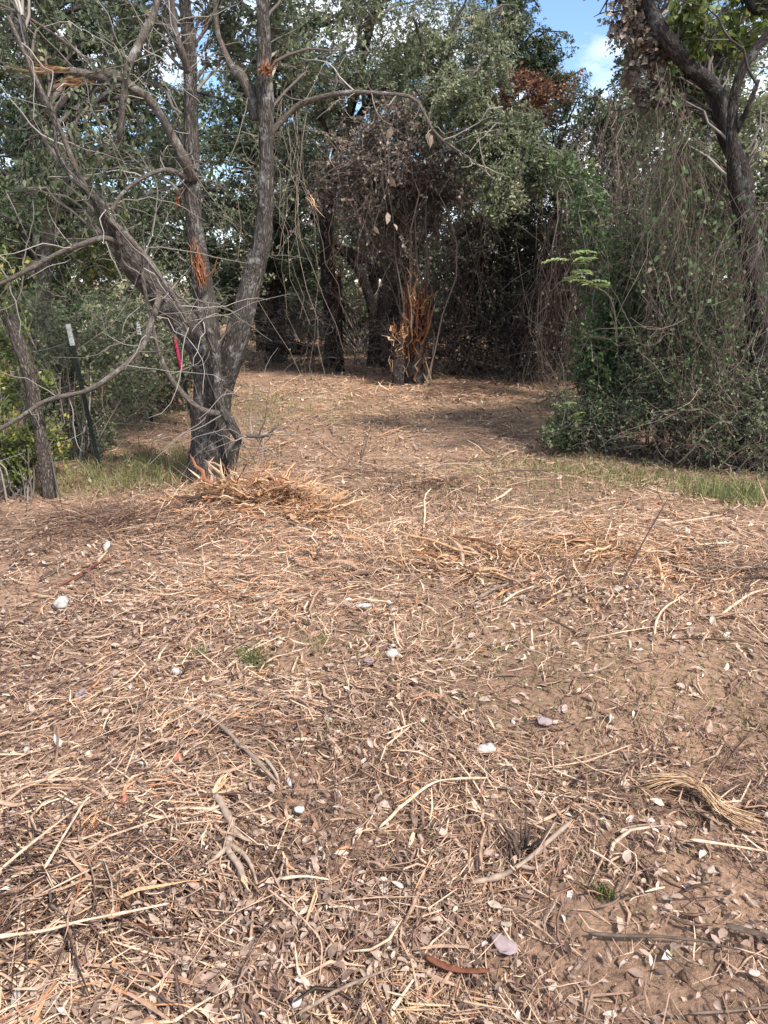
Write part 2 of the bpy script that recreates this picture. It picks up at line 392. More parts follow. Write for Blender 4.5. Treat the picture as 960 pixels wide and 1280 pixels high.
def straws():
    b = MB()
    for near in (True, False):
        if near: x, y, d = scatter(21000, 1.05, 4.2)
        else: x, y, d = scatter(235000, 1.05, 24)
        bare = blobs(x, y, BARE); org = blobs(x, y, ORANGE); chips = blobs(x, y, CHIPS)
        q3 = np.stack([x, y, 0 * x], -1); patch = np.clip(fbm(q3 * 1.6, 3, 40) * .75 + .5, 0, 1) * np.clip(fbm(q3 * 5.5, 2, 47) * .55 + .72, .15, 1)
        keep = U(0, 1, len(x)) < np.clip((1 - bare) ** 1.6 * (.22 + 1.2 * patch) * (1 - .3 * chips) + .6 * org * (1 - bare) + .03, 0, 1)
        hue = fbm(q3 * .9, 2, 71)
        x, y, d, org, hue = x[keep], y[keep], d[keep], org[keep], hue[keep]
        n = len(x)
        fine = U(0, 1, n)
        L = np.exp(N(math.log(.076), .6, n)) * np.clip(.80 + d * .03, .8, 1.6); L = np.clip(L, .016, .36)
        wd = np.exp(N(math.log(.0040 if near else .0027), .62, n)) * np.clip(.72 + d * .105, .85, 2.4)
        wd = np.clip(wd, .0010, .010 + .001 * d)
        th = U(0, math.pi * 2, n)
        coh = vnoise(np.stack([x * 1.2, y * 1.2, 0 * x], -1), 60) * 2.2
        th = np.where(U(0, 1, n) < .5, coh + N(0, .5, n), th)
        pit = N(0, .13, n) * np.where(U(0, 1, n) < .06, 3.5, 1)
        k = 4 if near else 3
        t = np.linspace(-.5, .5, k)[None] * L[:, None]
        dx, dy = np.cos(th) * np.cos(pit), np.sin(th) * np.cos(pit)
        bend = N(0, .16, n)[:, None] * (t ** 2) / np.maximum(L[:, None], .02) * 4
        px = x[:, None] + dx[:, None] * t - np.sin(th)[:, None] * bend
        py = y[:, None] + dy[:, None] * t + np.cos(th)[:, None] * bend
        hz = hgt(px.ravel(), py.ravel()).reshape(px.shape)
        lift = U(0.002, .022, n) * (1 + 1.5 * org) + np.abs(np.sin(pit)) * L * .42
        pz = np.maximum(hz * .5 + hz.mean(1, keepdims=True) * .5 + lift[:, None] + np.sin(pit)[:, None] * t + N(0, .16, n)[:, None] * (t ** 2) / np.maximum(L[:, None], .02), hz + .001)
        Pt = np.stack([px, py, pz], -1)
        tint = np.clip(N(.50, .21, n) + org * U(.05, .45, n) + hue * .22, 0, 1)
        tint = np.where(U(0, 1, n) < .21, U(0, .30, n), tint)
        tint = np.where((tint > .84) & (U(0, 1, n) > .25 + org), U(.35, .8, n), tint)
        tint = np.where(U(0, 1, n) < .65 * org, U(.62, .97, n), tint)
        prof = np.array([.45, 1, .95, .35]) if near else np.array([.6, 1, .45])
        if near: b.tubes(Pt, wd[:, None] * .62 * prof, 3, tint, flat=.6)
        else:
            up = unit(n) * .55 + V3(0, 0, 1)
            b.ribbons(Pt, wd[:, None] * prof * 1.15, up, tint)
    o = b.build('shredded_wood_litter', M['straw'])
    tag(o, 'tan shredded wood strands and straw covering the cleared path', 'litter', kind='stuff')
straws()

def chips():
    b = MB()
    x, y, d = scatter(165000, 1.05, 20)
    ch = blobs(x, y, CHIPS); bare = blobs(x, y, BARE)
    keep = U(0, 1, len(x)) < (.24 + .7 * ch) * (1 - .72 * bare)
    x, y, d = x[keep], y[keep], d[keep]; n = len(x)
    D = unit(n); D[:, 2] *= .35
    Nn = unit(n) * .55 + V3(0, 0, 1)
    z = hgt(x, y) + U(.002, .028, n)
    L = np.clip(np.exp(N(math.log(.024), .45, n)) * np.clip(.72 + d * .10, .8, 1.9), .007, .036 + .005 * d)
    tint = np.clip(N(.45, .25, n), 0, 1)
    near = d < 4.0
    for sel, det in ((near, 1), (~near, 0)):
        q = sel
        b.leaves(np.stack([x, y, z], -1)[q], D[q], Nn[q], L[q], (L * U(.28, .6, n))[q], tint[q], det)
    tag(b.build('leaf_litter', M['litter_leaf']), 'small dry pale and brown leaves strewn over the cleared soil', 'litter', kind='stuff')
chips()

def clods():
    b = MB()
    x, y, d = scatter(5500, 1.05, 6)
    n = len(x); r = np.exp(N(math.log(.006), .5, n)); z = hgt(x, y)
    base = np.array([[1, 0, 0], [-1, 0, 0], [0, 1, 0], [0, -1, 0], [0, 0, 1], [0, 0, -1]], float)
    V = np.stack([x, y, z + r * .3], -1)[:, None] + base[None] * r[:, None, None] * U(.6, 1.3, (n, 6, 1))
    f = np.array([[0, 2, 4], [2, 1, 4], [1, 3, 4], [3, 0, 4], [2, 0, 5], [1, 2, 5], [3, 1, 5], [0, 3, 5]])
    b.add(V, [(np.arange(n)[:, None, None] * 6 + f[None]).reshape(-1, 3)])
    tag(b.build('soil_crumbs', M['soil']), 'brown crumbs of soil between the wood strands', 'soil', kind='stuff')
clods()

def grass_patch(name, label, spots, mt='grass'):
    b = MB()
    for (px, py, s, n, h, lo, hi) in spots:
        c = G0(px, py)
        x = c[0] + N(0, s, n) * 1.3; y = c[1] + N(0, s, n)
        z = hgt(x, y) - .005
        H = h * U(.35, 1.2, n); a = U(0, 6.283, n); lean = np.abs(N(.35, .25, n)) * H
        t = np.linspace(0, 1, 4)
        Pt = np.stack([x[:, None] + np.cos(a)[:, None] * lean[:, None] * t ** 1.8, y[:, None] + np.sin(a)[:, None] * lean[:, None] * t ** 1.8, z[:, None] + H[:, None] * (t - .18 * t ** 3)], -1)
        b.ribbons(Pt, U(.003, .007, (n, 1)) * np.array([.9, 1, .7, .15]), unit(n) * V3(1, 1, .2), U(lo, hi, n))
    return tag(b.build(name, M[mt]), label, 'grass', kind='stuff')
grass_patch('green_grass', 'pale green grass growing along the thicket and beside the oak', [
    (170, 590, .3, 900, .14, .2, 1), (205, 575, .3, 700, .16, .2, 1), (130, 600, .3, 900, .12, .3, 1), (915, 628, .16, 600, .18, .2, .9), (870, 612, .22, 350, .12, .3, 1), (950, 622, .15, 350, .18, .2, .9),
    (770, 600, .25, 800, .10, .3, 1), (700, 585, .3, 800, .09, .4, 1), (310, 520, .6, 900, .14, .4, 1), (360, 500, .8, 700, .14, .6, 1)])
grass_patch('dry_grass', 'short dry tan grass standing across the cleared path', [
    (640, 600, .5, 1800, .06, .7, 1), (800, 850, .4, 700, .05, .6, 1), (560, 870, .4, 500, .05, .6, 1), (900, 900, .5, 900, .05, .65, 1), (650, 640, .6, 1200, .06, .65, 1), (700, 520, 1.0, 1200, .12, .7, 1),
    (540, 520, 1.2, 1500, .07, .75, 1), (560, 760, .5, 500, .05, .5, 1), (440, 800, .4, 350, .04, .45, .9), (470, 440, 2.5, 1500, .35, .7, 1), (620, 445, 2.5, 1500, .4, .7, 1), (330, 440, 1.5, 1200, .3, .7, 1), (800, 980, .3, 300, .04, .5, 1)])

# ------------------------------------------------------------------ plants
class Plant:
    """a tree or shrub: trunk tubes, limbs and twigs reaching into crown lobes, leaves along the twigs"""
    def __init__(s, name, label, cat, base, group=None):
        s.root = tag(empty(name, base), label, cat, group); s.base = np.asarray(base, float)
        s.trunks = []; s.limbs = []
    def trunk(s, pts, mt='bark_dark', name='trunk', n=30, sides=14, bumpy=.05):
        c = curve(pts, n); b = MB()
        b.tubes(c[:, :3], c[:, 3], sides, cap=True)
        V = b.V[0]; bk = b.B[0]
        ctr = np.repeat(c[:, :3], sides, 0)
        q = fbm(bk * V3(16, 16, 3.5), 3, 5)
        b.V[0] = V + (V - ctr) * (q * bumpy * 2)[:, None]
        o = b.build(name, M[mt], s.root)
        s.trunks.append(c); return o
    def crown(s, lobes, limb_n=5, twig_n=120, leaf_n=30, leaf=(.05, .025), leaf_mt='oak_leaf', twig_mt='twig', droop=.1, limb_r=.03, twig_r=.006,
              detail=0, tint=(.45, .2), leaf_name='crown', twig_name='twigs', shell=.45, reach=.5, up=0.0):
        bt = MB(); bl = MB()
        src = np.concatenate([c for c in s.trunks]) if s.trunks else None
        allp = []; allt = []
        for (c, r) in lobes:
            c = np.asarray(c); r = np.asarray(r) * np.ones(3)
            def samp(n):
                return c + unit(n) * (U(0, 1, (n, 1)) ** shell) * r
            ends = samp(limb_n)
            if src is None:
                st = s.base + N(0, 1, (limb_n, 3)) * V3(.12, .12, 0); r0 = limb_r * U(.5, 1, limb_n)
            else:
                dd = np.linalg.norm(src[None, :, :3] - ends[:, None], axis=2) + np.maximum(0, src[None, :, 2] - ends[:, None, 2] + .3) * 1.0
                ii = dd.argmin(1); ii = np.maximum(0, ii - rng.integers(0, 3, limb_n)); st = src[ii, :3]; r0 = np.minimum(limb_r, src[ii, 3] * .7)
            k = 9; t = np.linspace(0, 1, k)[None, :, None]
            Ld = np.linalg.norm(ends - st, axis=1)[:, None, None]
            Pt = st[:, None] * (1 - t) + ends[:, None] * t + np.sin(t * math.pi) * V3(0, 0, .16 + up) * Ld
            wob = N(0, 1, (limb_n, k, 3)).cumsum(1); wob -= wob[:, :1] * (1 - t) + wob[:, -1:] * t
            Pt = Pt + wob * Ld * .03
            bt.tubes(Pt, r0[:, None] * np.linspace(1, .22, k)[None], 5)
            # twigs off the limbs
            li = rng.integers(0, limb_n, twig_n); ki = rng.integers(3, k, twig_n)
            a0 = Pt[li, ki]; tg = samp(twig_n); tg = a0 + (tg - a0) * U(.35, 1, (twig_n, 1)) * np.clip(reach * 2 / (np.linalg.norm(tg - a0, axis=1, keepdims=True) + .01), 0, 1)
            kk = 4; t2 = np.linspace(0, 1, kk)[None, :, None]
            ld = np.linalg.norm(tg - a0, axis=1)[:, None, None]
            wob = N(0, 1, (twig_n, kk, 3)).cumsum(1) * 1.25; wob -= wob[:, :1]
            Tw = a0[:, None] * (1 - t2) + tg[:, None] * t2 + wob * ld * .05 - t2 ** 2 * V3(0, 0, droop) * ld
            bt.tubes(Tw, twig_r * U(.5, 1.2, (twig_n, 1)) * np.linspace(1, .35, kk)[None], 3)
            if leaf_n:
                n = int(twig_n * leaf_n * .80)
                w = rng.integers(0, twig_n, n); f = U(.25, 1.0, n) * (kk - 1); j = np.minimum(f.astype(int), kk - 2); f = (f - j)[:, None]
                p0 = Tw[w, j] * (1 - f) + Tw[w, j + 1] * f
                tan = Tw[w, j + 1] - Tw[w, j]; tan /= np.linalg.norm(tan, axis=1, keepdims=True) + 1e-9
                p0 = p0 + unit(n) * U(0, .06, (n, 1))
                D = tan * .5 + unit(n) * .9 - V3(0, 0, droop)
                Nn = unit(n) + V3(0, 0, .9)
                L = leaf[0] * U(.6, 1.3, n)
                ct = N(tint[0], tint[1], twig_n)
                bl.leaves(p0, D, Nn, L, L * leaf[1] / leaf[0] * U(.7, 1.25, n), np.clip(ct[w] + N(0, .13, n), 0, 1), detail)
            s.limbs.append(Tw.reshape(-1, 3))
        bt.build(twig_name, M[twig_mt], s.root)
        if leaf_n: bl.build(leaf_name, M[leaf_mt], s.root)
        return s
    def vines(s, lobes, n, length=(1, 3), r=.004, mt='vine', leaf_n=0, leaf=(.05, .03), leaf_mt='brown_leaf', name='vine_strands', zmin=.05, sway=.05, tint=None):
        b = MB(); bl = MB()
        for (c, rr) in lobes:
            c = np.asarray(c); rr = np.asarray(rr) * np.ones(3)
            nc = max(2, n // 7); ci = rng.integers(0, nc, n); p0 = (c + unit(nc) * (U(0, 1, (nc, 1)) ** .5) * rr)[ci] + N(0, .05, (n, 3))
            k = 10
            L = U(*length, n); L = np.minimum(L, np.maximum(p0[:, 2] - zmin, .1))
            t = np.linspace(0, 1, k)
            wob = N(0, 1, (n, k, 2)).cumsum(1) * 1.2 + N(0, .5, (n, k, 2)); wob -= wob[:, :1]
            drift = (N(0, .09, (nc, 1, 2))[ci] + N(0, .05, (n, 1, 2))) * t[None, :, None] + (np.sin(t * 3.14159)[None, :, None] * N(0, .10, (n, 1, 2)))
            Pt = np.empty((n, k, 3)); Pt[..., :2] = p0[:, None, :2] + wob * sway + drift * L[:, None, None]
            Pt[..., 2] = p0[:, None, 2] - L[:, None] * t[None]
            b.tubes(Pt, r * U(.5, 1.5, (n, 1)) * np.linspace(1, .6, k)[None], 3, None if tint is None else np.clip(N(tint, .2, n), 0, 1))
            if leaf_n:
                m = n * leaf_n; w = np.repeat(np.arange(n), leaf_n); j = rng.integers(0, k - 1, m); f = U(0, 1, (m, 1))
                q = Pt[w, j] * (1 - f) + Pt[w, j + 1] * f + unit(m) * U(0, .05, (m, 1))
                D = unit(m) * .7 - V3(0, 0, .8); Ll = leaf[0] * U(.6, 1.3, m)
                bl.leaves(q, D, unit(m), Ll, Ll * leaf[1] / leaf[0], np.clip(N(.45, .22, m), 0, 1))
        b.build(name, M[mt], s.root)
        if leaf_n: bl.build('vine_leaves', M[leaf_mt], s.root)
        return s
    def tangle(s, lobes, n0, r=.004, mt='twig', seg=(.4, 1.3), name='tangle', tint=None, grav=.2, zmin=.02, leaf_n=0, leaf=(.035, .02), leaf_mt='grey_leaf', leaf_tint=.45):
        """loose curling twigs filling a volume in clumps, with a few leaves"""
        b = MB(); bl = MB()
        for (c, rr) in lobes:
            c = np.asarray(c); rr = np.asarray(rr) * np.ones(3); k = 9; n = int(n0 * .74)
            nc = max(3, n // 9); cen = c + unit(nc) * (U(0, 1, (nc, 1)) ** .4) * rr; cd = unit(nc)
            ci = rng.integers(0, nc, n)
            p0 = cen[ci] + N(0, .07, (n, 3))
            L = U(*seg, n) * np.where(U(0, 1, n) < .5, .5, 1)
            d0 = unit(n) + cd[ci] * .8; d0[:, 2] = np.abs(d0[:, 2]) * .7
            turn = N(0, .46, (n, k, 3)).cumsum(1)
            st = d0[:, None] + turn - np.linspace(0, 1, k)[None, :, None] * V3(0, 0, 1) * grav * 4 * U(0, 1.6, (n, 1, 1))
            st /= np.linalg.norm(st, axis=2, keepdims=True)
            Pt = p0[:, None] + (st * L[:, None, None] / k).cumsum(1)
            Pt[..., 2] = np.maximum(Pt[..., 2], zmin + hgt(Pt[..., 0].ravel(), Pt[..., 1].ravel()).reshape(Pt.shape[:2]))
            b.tubes(Pt, r * np.exp(N(-.2, .5, (n, 1))) * np.linspace(1, .4, k)[None], 3, None if tint is None else np.clip(N(tint, .25, n), 0, 1))
            if leaf_n:
                m = n * leaf_n; w = np.repeat(np.arange(n), leaf_n); j = rng.integers(1, k - 1, m); f = U(0, 1, (m, 1))
                q = Pt[w, j] * (1 - f) + Pt[w, j + 1] * f + unit(m) * U(0, .03, (m, 1)); Ll = leaf[0] * U(.5, 1.3, m)
                bl.leaves(q, unit(m) - V3(0, 0, .2), unit(m) + V3(0, 0, .7), Ll, Ll * leaf[1] / leaf[0] * U(.7, 1.3, m), np.clip(N(leaf_tint, .25, m), 0, 1))
        tag(b.build(name, M[mt], s.root), kind='stuff')
        if leaf_n: bl.build(name + '_leaves', M[leaf_mt], s.root)
        return s

def lob(px, py, d, rx, rz=None, ry=None):
    return (P(px, py, d), V3(rx, ry or rx, rz or rx))
def ctl(d, *pts):
    """control points: (px, py, width_px[, depth]) -> xyz + radius in metres"""
    r = []
    for q in pts:
        dd = q[3] if len(q) > 3 else d
        p = P(q[0], q[1], dd); r.append([*p, q[2] * .5 * dd / ray(q[0], q[1])[1] / F_PX])
    return r

# --- the forked oak in the left foreground -------------------------------------------------
OD = G(263, 604)[1]
def main_oak():
    base = G(263, 604)
    root = tag(empty('oak_tree', base), 'forked rough barked oak standing in a heap of shredded wood', 'tree')
    stems = [
        ctl(OD, (263, 622, 72), (263, 600, 60), (263, 575, 54), (264, 530, 50), (266, 490, 51), (263, 455, 49), (249, 425, 44), (225, 395, 40), (198, 365, 36, OD - .1), (172, 335, 34, OD - .2), (150, 305, 29, OD - .3), (132, 272, 23, OD - .4), (118, 248, 15, OD - .5), (92, 222, 11, OD - .5), (72, 188, 9, OD - .5), (66, 140, 8, OD - .5), (40, 90, 7, OD - .4), (28, 20, 6, OD - .4)),
        ctl(OD, (266, 500, 34), (264, 455, 34), (260, 415, 31), (256, 370, 28, OD + .1), (249, 325, 25, OD + .15), (243, 280, 22, OD + .15), (240, 215, 20, OD + .15), (239, 140, 19, OD + .2), (236, 60, 18, OD + .2), (230, -20, 17, OD + .2), (236, -120, 16, OD + .2), (225, -240, 10, OD + .3)),
        ctl(OD, (268, 510, 34), (279, 475, 36), (291, 440, 32, OD - .05), (303, 395, 29, OD - .05), (316, 345, 27), (327, 300, 25), (332, 240, 23), (332, 160, 22), (331, 80, 21), (328, 0, 20), (322, -100, 17), (335, -220, 12)),
        # root flares
        ctl(OD, (250, 560, 26), (244, 590, 26), (232, 615, 20)), ctl(OD, (275, 560, 24), (282, 592, 24), (293, 618, 18)), ctl(OD, (262, 560, 24, OD - .05), (262, 592, 26, OD - .1), (262, 618, 20, OD - .2))]
    b = MB(); cl = []
    for q in stems:
        c = curve(q, 70); cl.append(c); b.tubes(c[:, :3], c[:, 3], 20, cap=True)
    o = b.build('trunk', M['bark'], root)
    md = o.modifiers.new('r', 'REMESH'); md.mode = 'VOXEL'; md.voxel_size = .0125; md.use_smooth_shade = True
    sm = o.modifiers.new('s', 'SMOOTH'); sm.iterations = 4; sm.factor = .5
    dg = bpy.context.evaluated_depsgraph_get(); ev = o.evaluated_get(dg)
    me = bpy.data.meshes.new_from_object(ev)
    o.modifiers.clear()
    n = len(me.vertices); V = np.empty(n * 3, np.float32); me.vertices.foreach_get('co', V); V = V.reshape(-1, 3).astype(float)
    Nn = np.empty(n * 3, np.float32); me.vertices.foreach_get('normal', Nn); Nn = Nn.reshape(-1, 3).astype(float)
    C = np.concatenate([c[:, :3] for c in cl[:3]]) - base
    R = np.concatenate([c[:, 3] for c in cl[:3]])
    TT = np.concatenate([np.gradient(c[:, :3], axis=0) for c in cl[:3]]); TT /= np.linalg.norm(TT, axis=1, keepdims=True)
    SL = np.concatenate([np.concatenate([[0], np.cumsum(np.linalg.norm(np.diff(c[:, :3], axis=0), axis=1))]) + 7 * i for i, c in enumerate(cl[:3])])
    bk = np.empty((n, 3))
    for a in range(0, n, 8000):
        v = V[a:a + 8000]
        i = (np.linalg.norm(v[:, None] - C[None], axis=2) - R[None] * .8).argmin(1)
        rel = v - C[i]; s = (rel * TT[i]).sum(1)
        A = np.cross(TT[i], V3(0, 1, 0.05)); A /= np.linalg.norm(A, axis=1, keepdims=True); B = np.cross(TT[i], A)
        bk[a:a + 8000] = np.stack([(rel * A).sum(1), (rel * B).sum(1), SL[i] + s], -1)
    q = bk * V3(1, 1, .27)
    ridg = 1 - np.abs(vnoise(q * 30 + fbm(bk * 8, 2, 3)[:, None] * .5, 21)) * 2
    disp = .007 * ridg - .010 + .010 * fbm(bk * V3(7, 7, 3), 3, 31)
    V = V + Nn * disp[:, None]
    me.vertices.foreach_set('co', V.astype(np.float32).ravel())
    at = me.attributes.get('bk') or me.attributes.new('bk', 'FLOAT_VECTOR', 'POINT'); at.data.foreach_set('vector', bk.astype(np.float32).ravel())
    me.update()
    o.data = me
    me.materials.clear(); me.materials.append(M['bark'])
    # limbs: each a branch of the oak
    def branch(pts, n=26, mt='limb', sides=8, name='branch'):
        c = curve(pts, n); bb = MB(); bb.tubes(c[:, :3], c[:, 3], sides, cap=True)
        v = bb.V[0]; ctr = np.repeat(c[:, :3], sides, 0); bb.V[0] = v + (v - ctr) * (fbm(bb.B[0] * V3(18, 18, 9), 2, 8) * .28)[:, None]
        return bb.build(name, M[mt], root), c
    bs = []
    bs.append(branch(ctl(OD, (240, 225, 14, OD + .1), (228, 195, 12), (212, 165, 11), (190, 128, 11, OD - .1), (165, 108, 12, OD - .15), (145, 94, 12, OD - .2), (118, 92, 11, OD - .2))))       # broken limb
    bs.append(branch(ctl(OD, (140, 100, 9, OD - .2), (108, 93, 10, OD - .25), (85, 88, 9, OD - .28))))
    bs.append(branch(ctl(OD, (150, 175, 6, OD - .2), (155, 120, 9, OD - .2), (162, 80, 10, OD - .2), (178, 45, 10, OD - .1), (195, 10, 9, OD), (190, -50, 8, OD + .1))))
    bs.append(branch(ctl(OD, (332, 175, 12), (352, 152, 8), (372, 133, 7), (400, 122, 7, OD - .1), (430, 116, 6, OD - .15), (480, 117, 5, OD - .2), (520, 125, 4, OD - .25), (545, 168, 3, OD - .3), (590, 200, 2.4, OD - .3), (625, 232, 1.5, OD - .3))))
    bs.append(branch(ctl(OD, (322, 150, 14, OD + .1), (314, 118, 13, OD + .1), (302, 95, 11, OD + .1), (288, 80, 9, OD + .15), (272, 40, 7, OD + .2), (268, 0, 6, OD + .2))))
    bs.append(branch(ctl(OD, (236, 90, 10), (226, 60, 8, OD - .1), (218, 30, 7, OD - .1), (215, -20, 6, OD - .1))))
    # twisted stem in front of the trunk
    bs.append(branch(ctl(OD, (246, 385, 8, OD - .25), (258, 408, 10, OD - .25), (268, 435, 12, OD - .26), (272, 480, 11, OD - .25), (277, 510, 12, OD - .26), (289, 530, 12, OD - .26), (298, 548, 11, OD - .25), (292, 568, 11, OD - .23), (286, 605, 11, OD - .2)), 40, 'bark', 10))
    bs.append(branch(ctl(OD, (275, 516, 9, OD - .27), (258, 514, 7, OD - .3), (236, 500, 6.5, OD - .32), (212, 470, 6, OD - .35), (196, 430, 5, OD - .35), (186, 385, 4.5, OD - .35), (178, 340, 4, OD - .35), (185, 310, 3, OD - .3))))
    bs.append(branch(ctl(OD, (296, 546, 6, OD - .26), (315, 545, 4, OD - .3), (330, 545, 3, OD - .3), (346, 534, 2, OD - .3))))
    # long low limb sweeping to the left
    bs.append(branch(ctl(OD, (200, 370, 9, OD - .2), (190, 400, 8, OD - .35), (178, 432, 7, OD - .45), (150, 462, 6.5, OD - .55), (110, 488, 6, OD - .6), (60, 500, 5.5, OD - .65), (20, 525, 5, OD - .7), (-40, 560, 4, OD - .7))))
    bs.append(branch(ctl(OD, (152, 305, 9, OD - .35), (130, 298, 7.5, OD - .45), (105, 305, 7, OD - .5), (70, 318, 6, OD - .55), (30, 340, 5.5, OD - .6), (-20, 365, 5, OD - .65))))
    bs.append(branch(ctl(OD, (130, 268, 8, OD - .4), (165, 300, 7, OD - .5), (200, 345, 6, OD - .5), (232, 395, 5, OD - .45), (240, 425, 4, OD - .3))))
    bs.append(branch(ctl(OD, (110, 240, 8, OD - .45), (90, 200, 7, OD - .5), (75, 160, 6, OD - .5), (50, 110, 5, OD - .5), (10, 20, 4, OD - .5))))
    bs.append(branch(ctl(OD, (135, 270, 6, OD - .4), (160, 235, 5, OD - .3), (205, 212, 6, OD - .1), (238, 225, 7, OD + .1))))
    bs.append(branch(ctl(OD, (125, 90, 4, OD - .2), (85, 55, 4, OD - .25), (40, 25, 3.5, OD - .3), (0, 5, 3, OD - .3))))
    # dead pale twigs off the branches
    b = MB(); n = 260
    src = np.concatenate([c for _, c in bs]); ii = rng.integers(0, len(src), n); st = src[ii, :3]
    k = 9; d0 = unit(n) * V3(1, .6, .8); turn = N(0, .25, (n, k, 3)).cumsum(1); s_ = d0[:, None] + turn; s_ /= np.linalg.norm(s_, axis=2, keepdims=True)
    L = U(.2, 1.0, n); Pt = st[:, None] + np.concatenate([np.zeros((n, 1, 3)), (s_[:, 1:] * L[:, None, None] / k).cumsum(1)], 1)
    b.tubes(Pt, U(.0025, .006, (n, 1)) * np.linspace(1, .35, k)[None], 4, np.clip(N(.75, .2, n), 0, 1))
    tag(b.build('dead_twigs', M['twig'], root), kind='stuff')
    # dry curled leaves still hanging on the broken limb
    b = MB(); n = 420
    lb = P(128, 165, OD - .3); p = lb + N(0, 1, (n, 3)) * V3(.16, .14, .42)
    b.leaves(p, unit(n) * .5 - V3(0, 0, 1), unit(n), U(.03, .065, n), U(.014, .03, n), np.clip(N(.4, .25, n), 0, 1), 1)
    b.build('dry_leaves', M['grey_leaf'], root)
    # torn wood: splinters at the snapped limb ends and scars on the stems
    def torn(p0, p1, n, spread, w, mt, name='splinter', tl=(0, 1), par=None):
        p0, p1 = np.asarray(p0), np.asarray(p1); ax = p1 - p0; L = np.linalg.norm(ax)
        for q in range(n):
            a = p0 + N(0, 1, 3) * spread * .35; e = p0 + ax * U(.45, 1.05) + N(0, 1, 3) * spread
            c = np.linspace(0, 1, 5)[:, None] * (e - a) + a + N(0, .012, (5, 3))
            bb = MB(); bb.tubes(c, w * U(.5, 1.1) * np.array([.7, 1, .9, .6, .15]), 4, U(tl[0], tl[1], 1), flat=.45, cap=True)
            bb.build(name, M[mt], par or root, base=base, smooth=False)
    torn(P(120, 95, OD - .2), P(62, 108, OD - .3), 12, .025, .022, 'torn_pale', par=bs[0][0])
    torn(P(88, 87, OD - .28), P(8, 86, OD - .38), 10, .016, .018, 'torn', tl=(.4, 1), par=bs[1][0])
    torn(P(252, 352, OD - .08), P(243, 298, OD - .06), 22, .05, .02, 'torn', 'torn_scar', (0, .6), o)
    torn(P(246, 335, OD - .1), P(240, 300, OD - .02), 6, .03, .012, 'torn', 'torn_scar', (.4, .9))
    torn(P(331, 92, OD - .14), P(338, 66, OD - .14), 10, .04, .018, 'torn', 'torn_scar', (0, .4))
    torn(P(222, 258, OD), P(226, 238, OD), 5, .02, .012, 'torn', 'torn_scar', (0, .5))
    torn(P(386, 245, OD - .2), P(404, 272, OD - .2), 5, .015, .009, 'torn_pale')
    # sparse foliage high on the oak
    return root, [c for c in cl[:3]]
oak_root, oak_cl = main_oak()
def oak_crown():
    p = Plant.__new__(Plant); p.root = oak_root; p.base = V3(*oak_root.location); p.trunks = [c[30:] for c in oak_cl]; p.limbs = []
    p.crown([lob(60, -40, OD, .6), lob(230, -100, OD + .3, .7), lob(390, -50, OD + .3, .6), lob(20, 40, OD + .2, .55), lob(330, -60, OD + .6, .7), lob(150, 0, OD + .9, .6), lob(90, 180, OD + .4, .5), lob(390, 60, OD + .6, .5), lob(180, 60, OD + .7, .45), lob(290, 40, OD + .6, .4), lob(60, 260, OD + .3, .45), lob(200, 190, OD + .8, .45)], 5, 70, 20, (.05, .024), 'oak_leaf', 'twig', limb_r=.014, tint=(.6, .2))
    p.vines([lob(370, 150, OD + .1, .2), lob(350, 120, OD + .2, .2)], 7, (1.0, 2.2), .003, 'vine', 3, (.03, .02), 'grey_leaf', tint=.8, sway=.025)
oak_crown()

# --- trees behind ---------------------------------------------------------------------------
def on_ground(px, d):
    r = ray(px, 455); x = r[0] / r[1] * d
    return V3(x, d, float(hgt(x, d)))
def trunk_from(base, pts, w0, d):
    b = [base[0], base[1], base[2] - .15, w0 * .65 * d / F_PX]
    return [b] + ctl(d, *pts)

# left: dark oak behind the fence line
p = Plant('oak_tree', 'dark leafy oak behind the fence line at the upper left', 'tree', on_ground(40, 9.6))
p.trunk(trunk_from(p.base, [(55, 330, 18, 9.6), (75, 210, 15, 9.8), (60, 100, 11, 10), (70, -40, 8, 10)], 22, 9.6))
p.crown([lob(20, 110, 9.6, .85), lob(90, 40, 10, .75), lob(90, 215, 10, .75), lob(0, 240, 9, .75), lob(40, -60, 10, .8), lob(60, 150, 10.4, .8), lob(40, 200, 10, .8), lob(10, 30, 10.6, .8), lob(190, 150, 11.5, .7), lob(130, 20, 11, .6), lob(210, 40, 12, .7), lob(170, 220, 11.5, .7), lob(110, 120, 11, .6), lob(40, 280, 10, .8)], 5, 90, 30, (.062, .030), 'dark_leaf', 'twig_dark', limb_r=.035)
# yellow green tree further left
p = Plant('elm_tree', 'yellow green elm glowing behind the grey limb at far left', 'tree', on_ground(70, 12.5))
p.trunk(trunk_from(p.base, [(85, 380, 12, 12.5), (80, 300, 10, 12.6), (110, 220, 8, 12.6)], 14, 12.5))
p.crown([lob(50, 320, 12, 1.0), lob(130, 320, 12.6, .9), lob(0, 400, 12, .9), lob(170, 400, 13, .9), lob(90, 420, 12.8, 1.0), lob(20, 280, 11, .7)], 5, 100, 30, (.07, .04), 'yellow_leaf', 'twig', limb_r=.03, tint=(.6, .2))
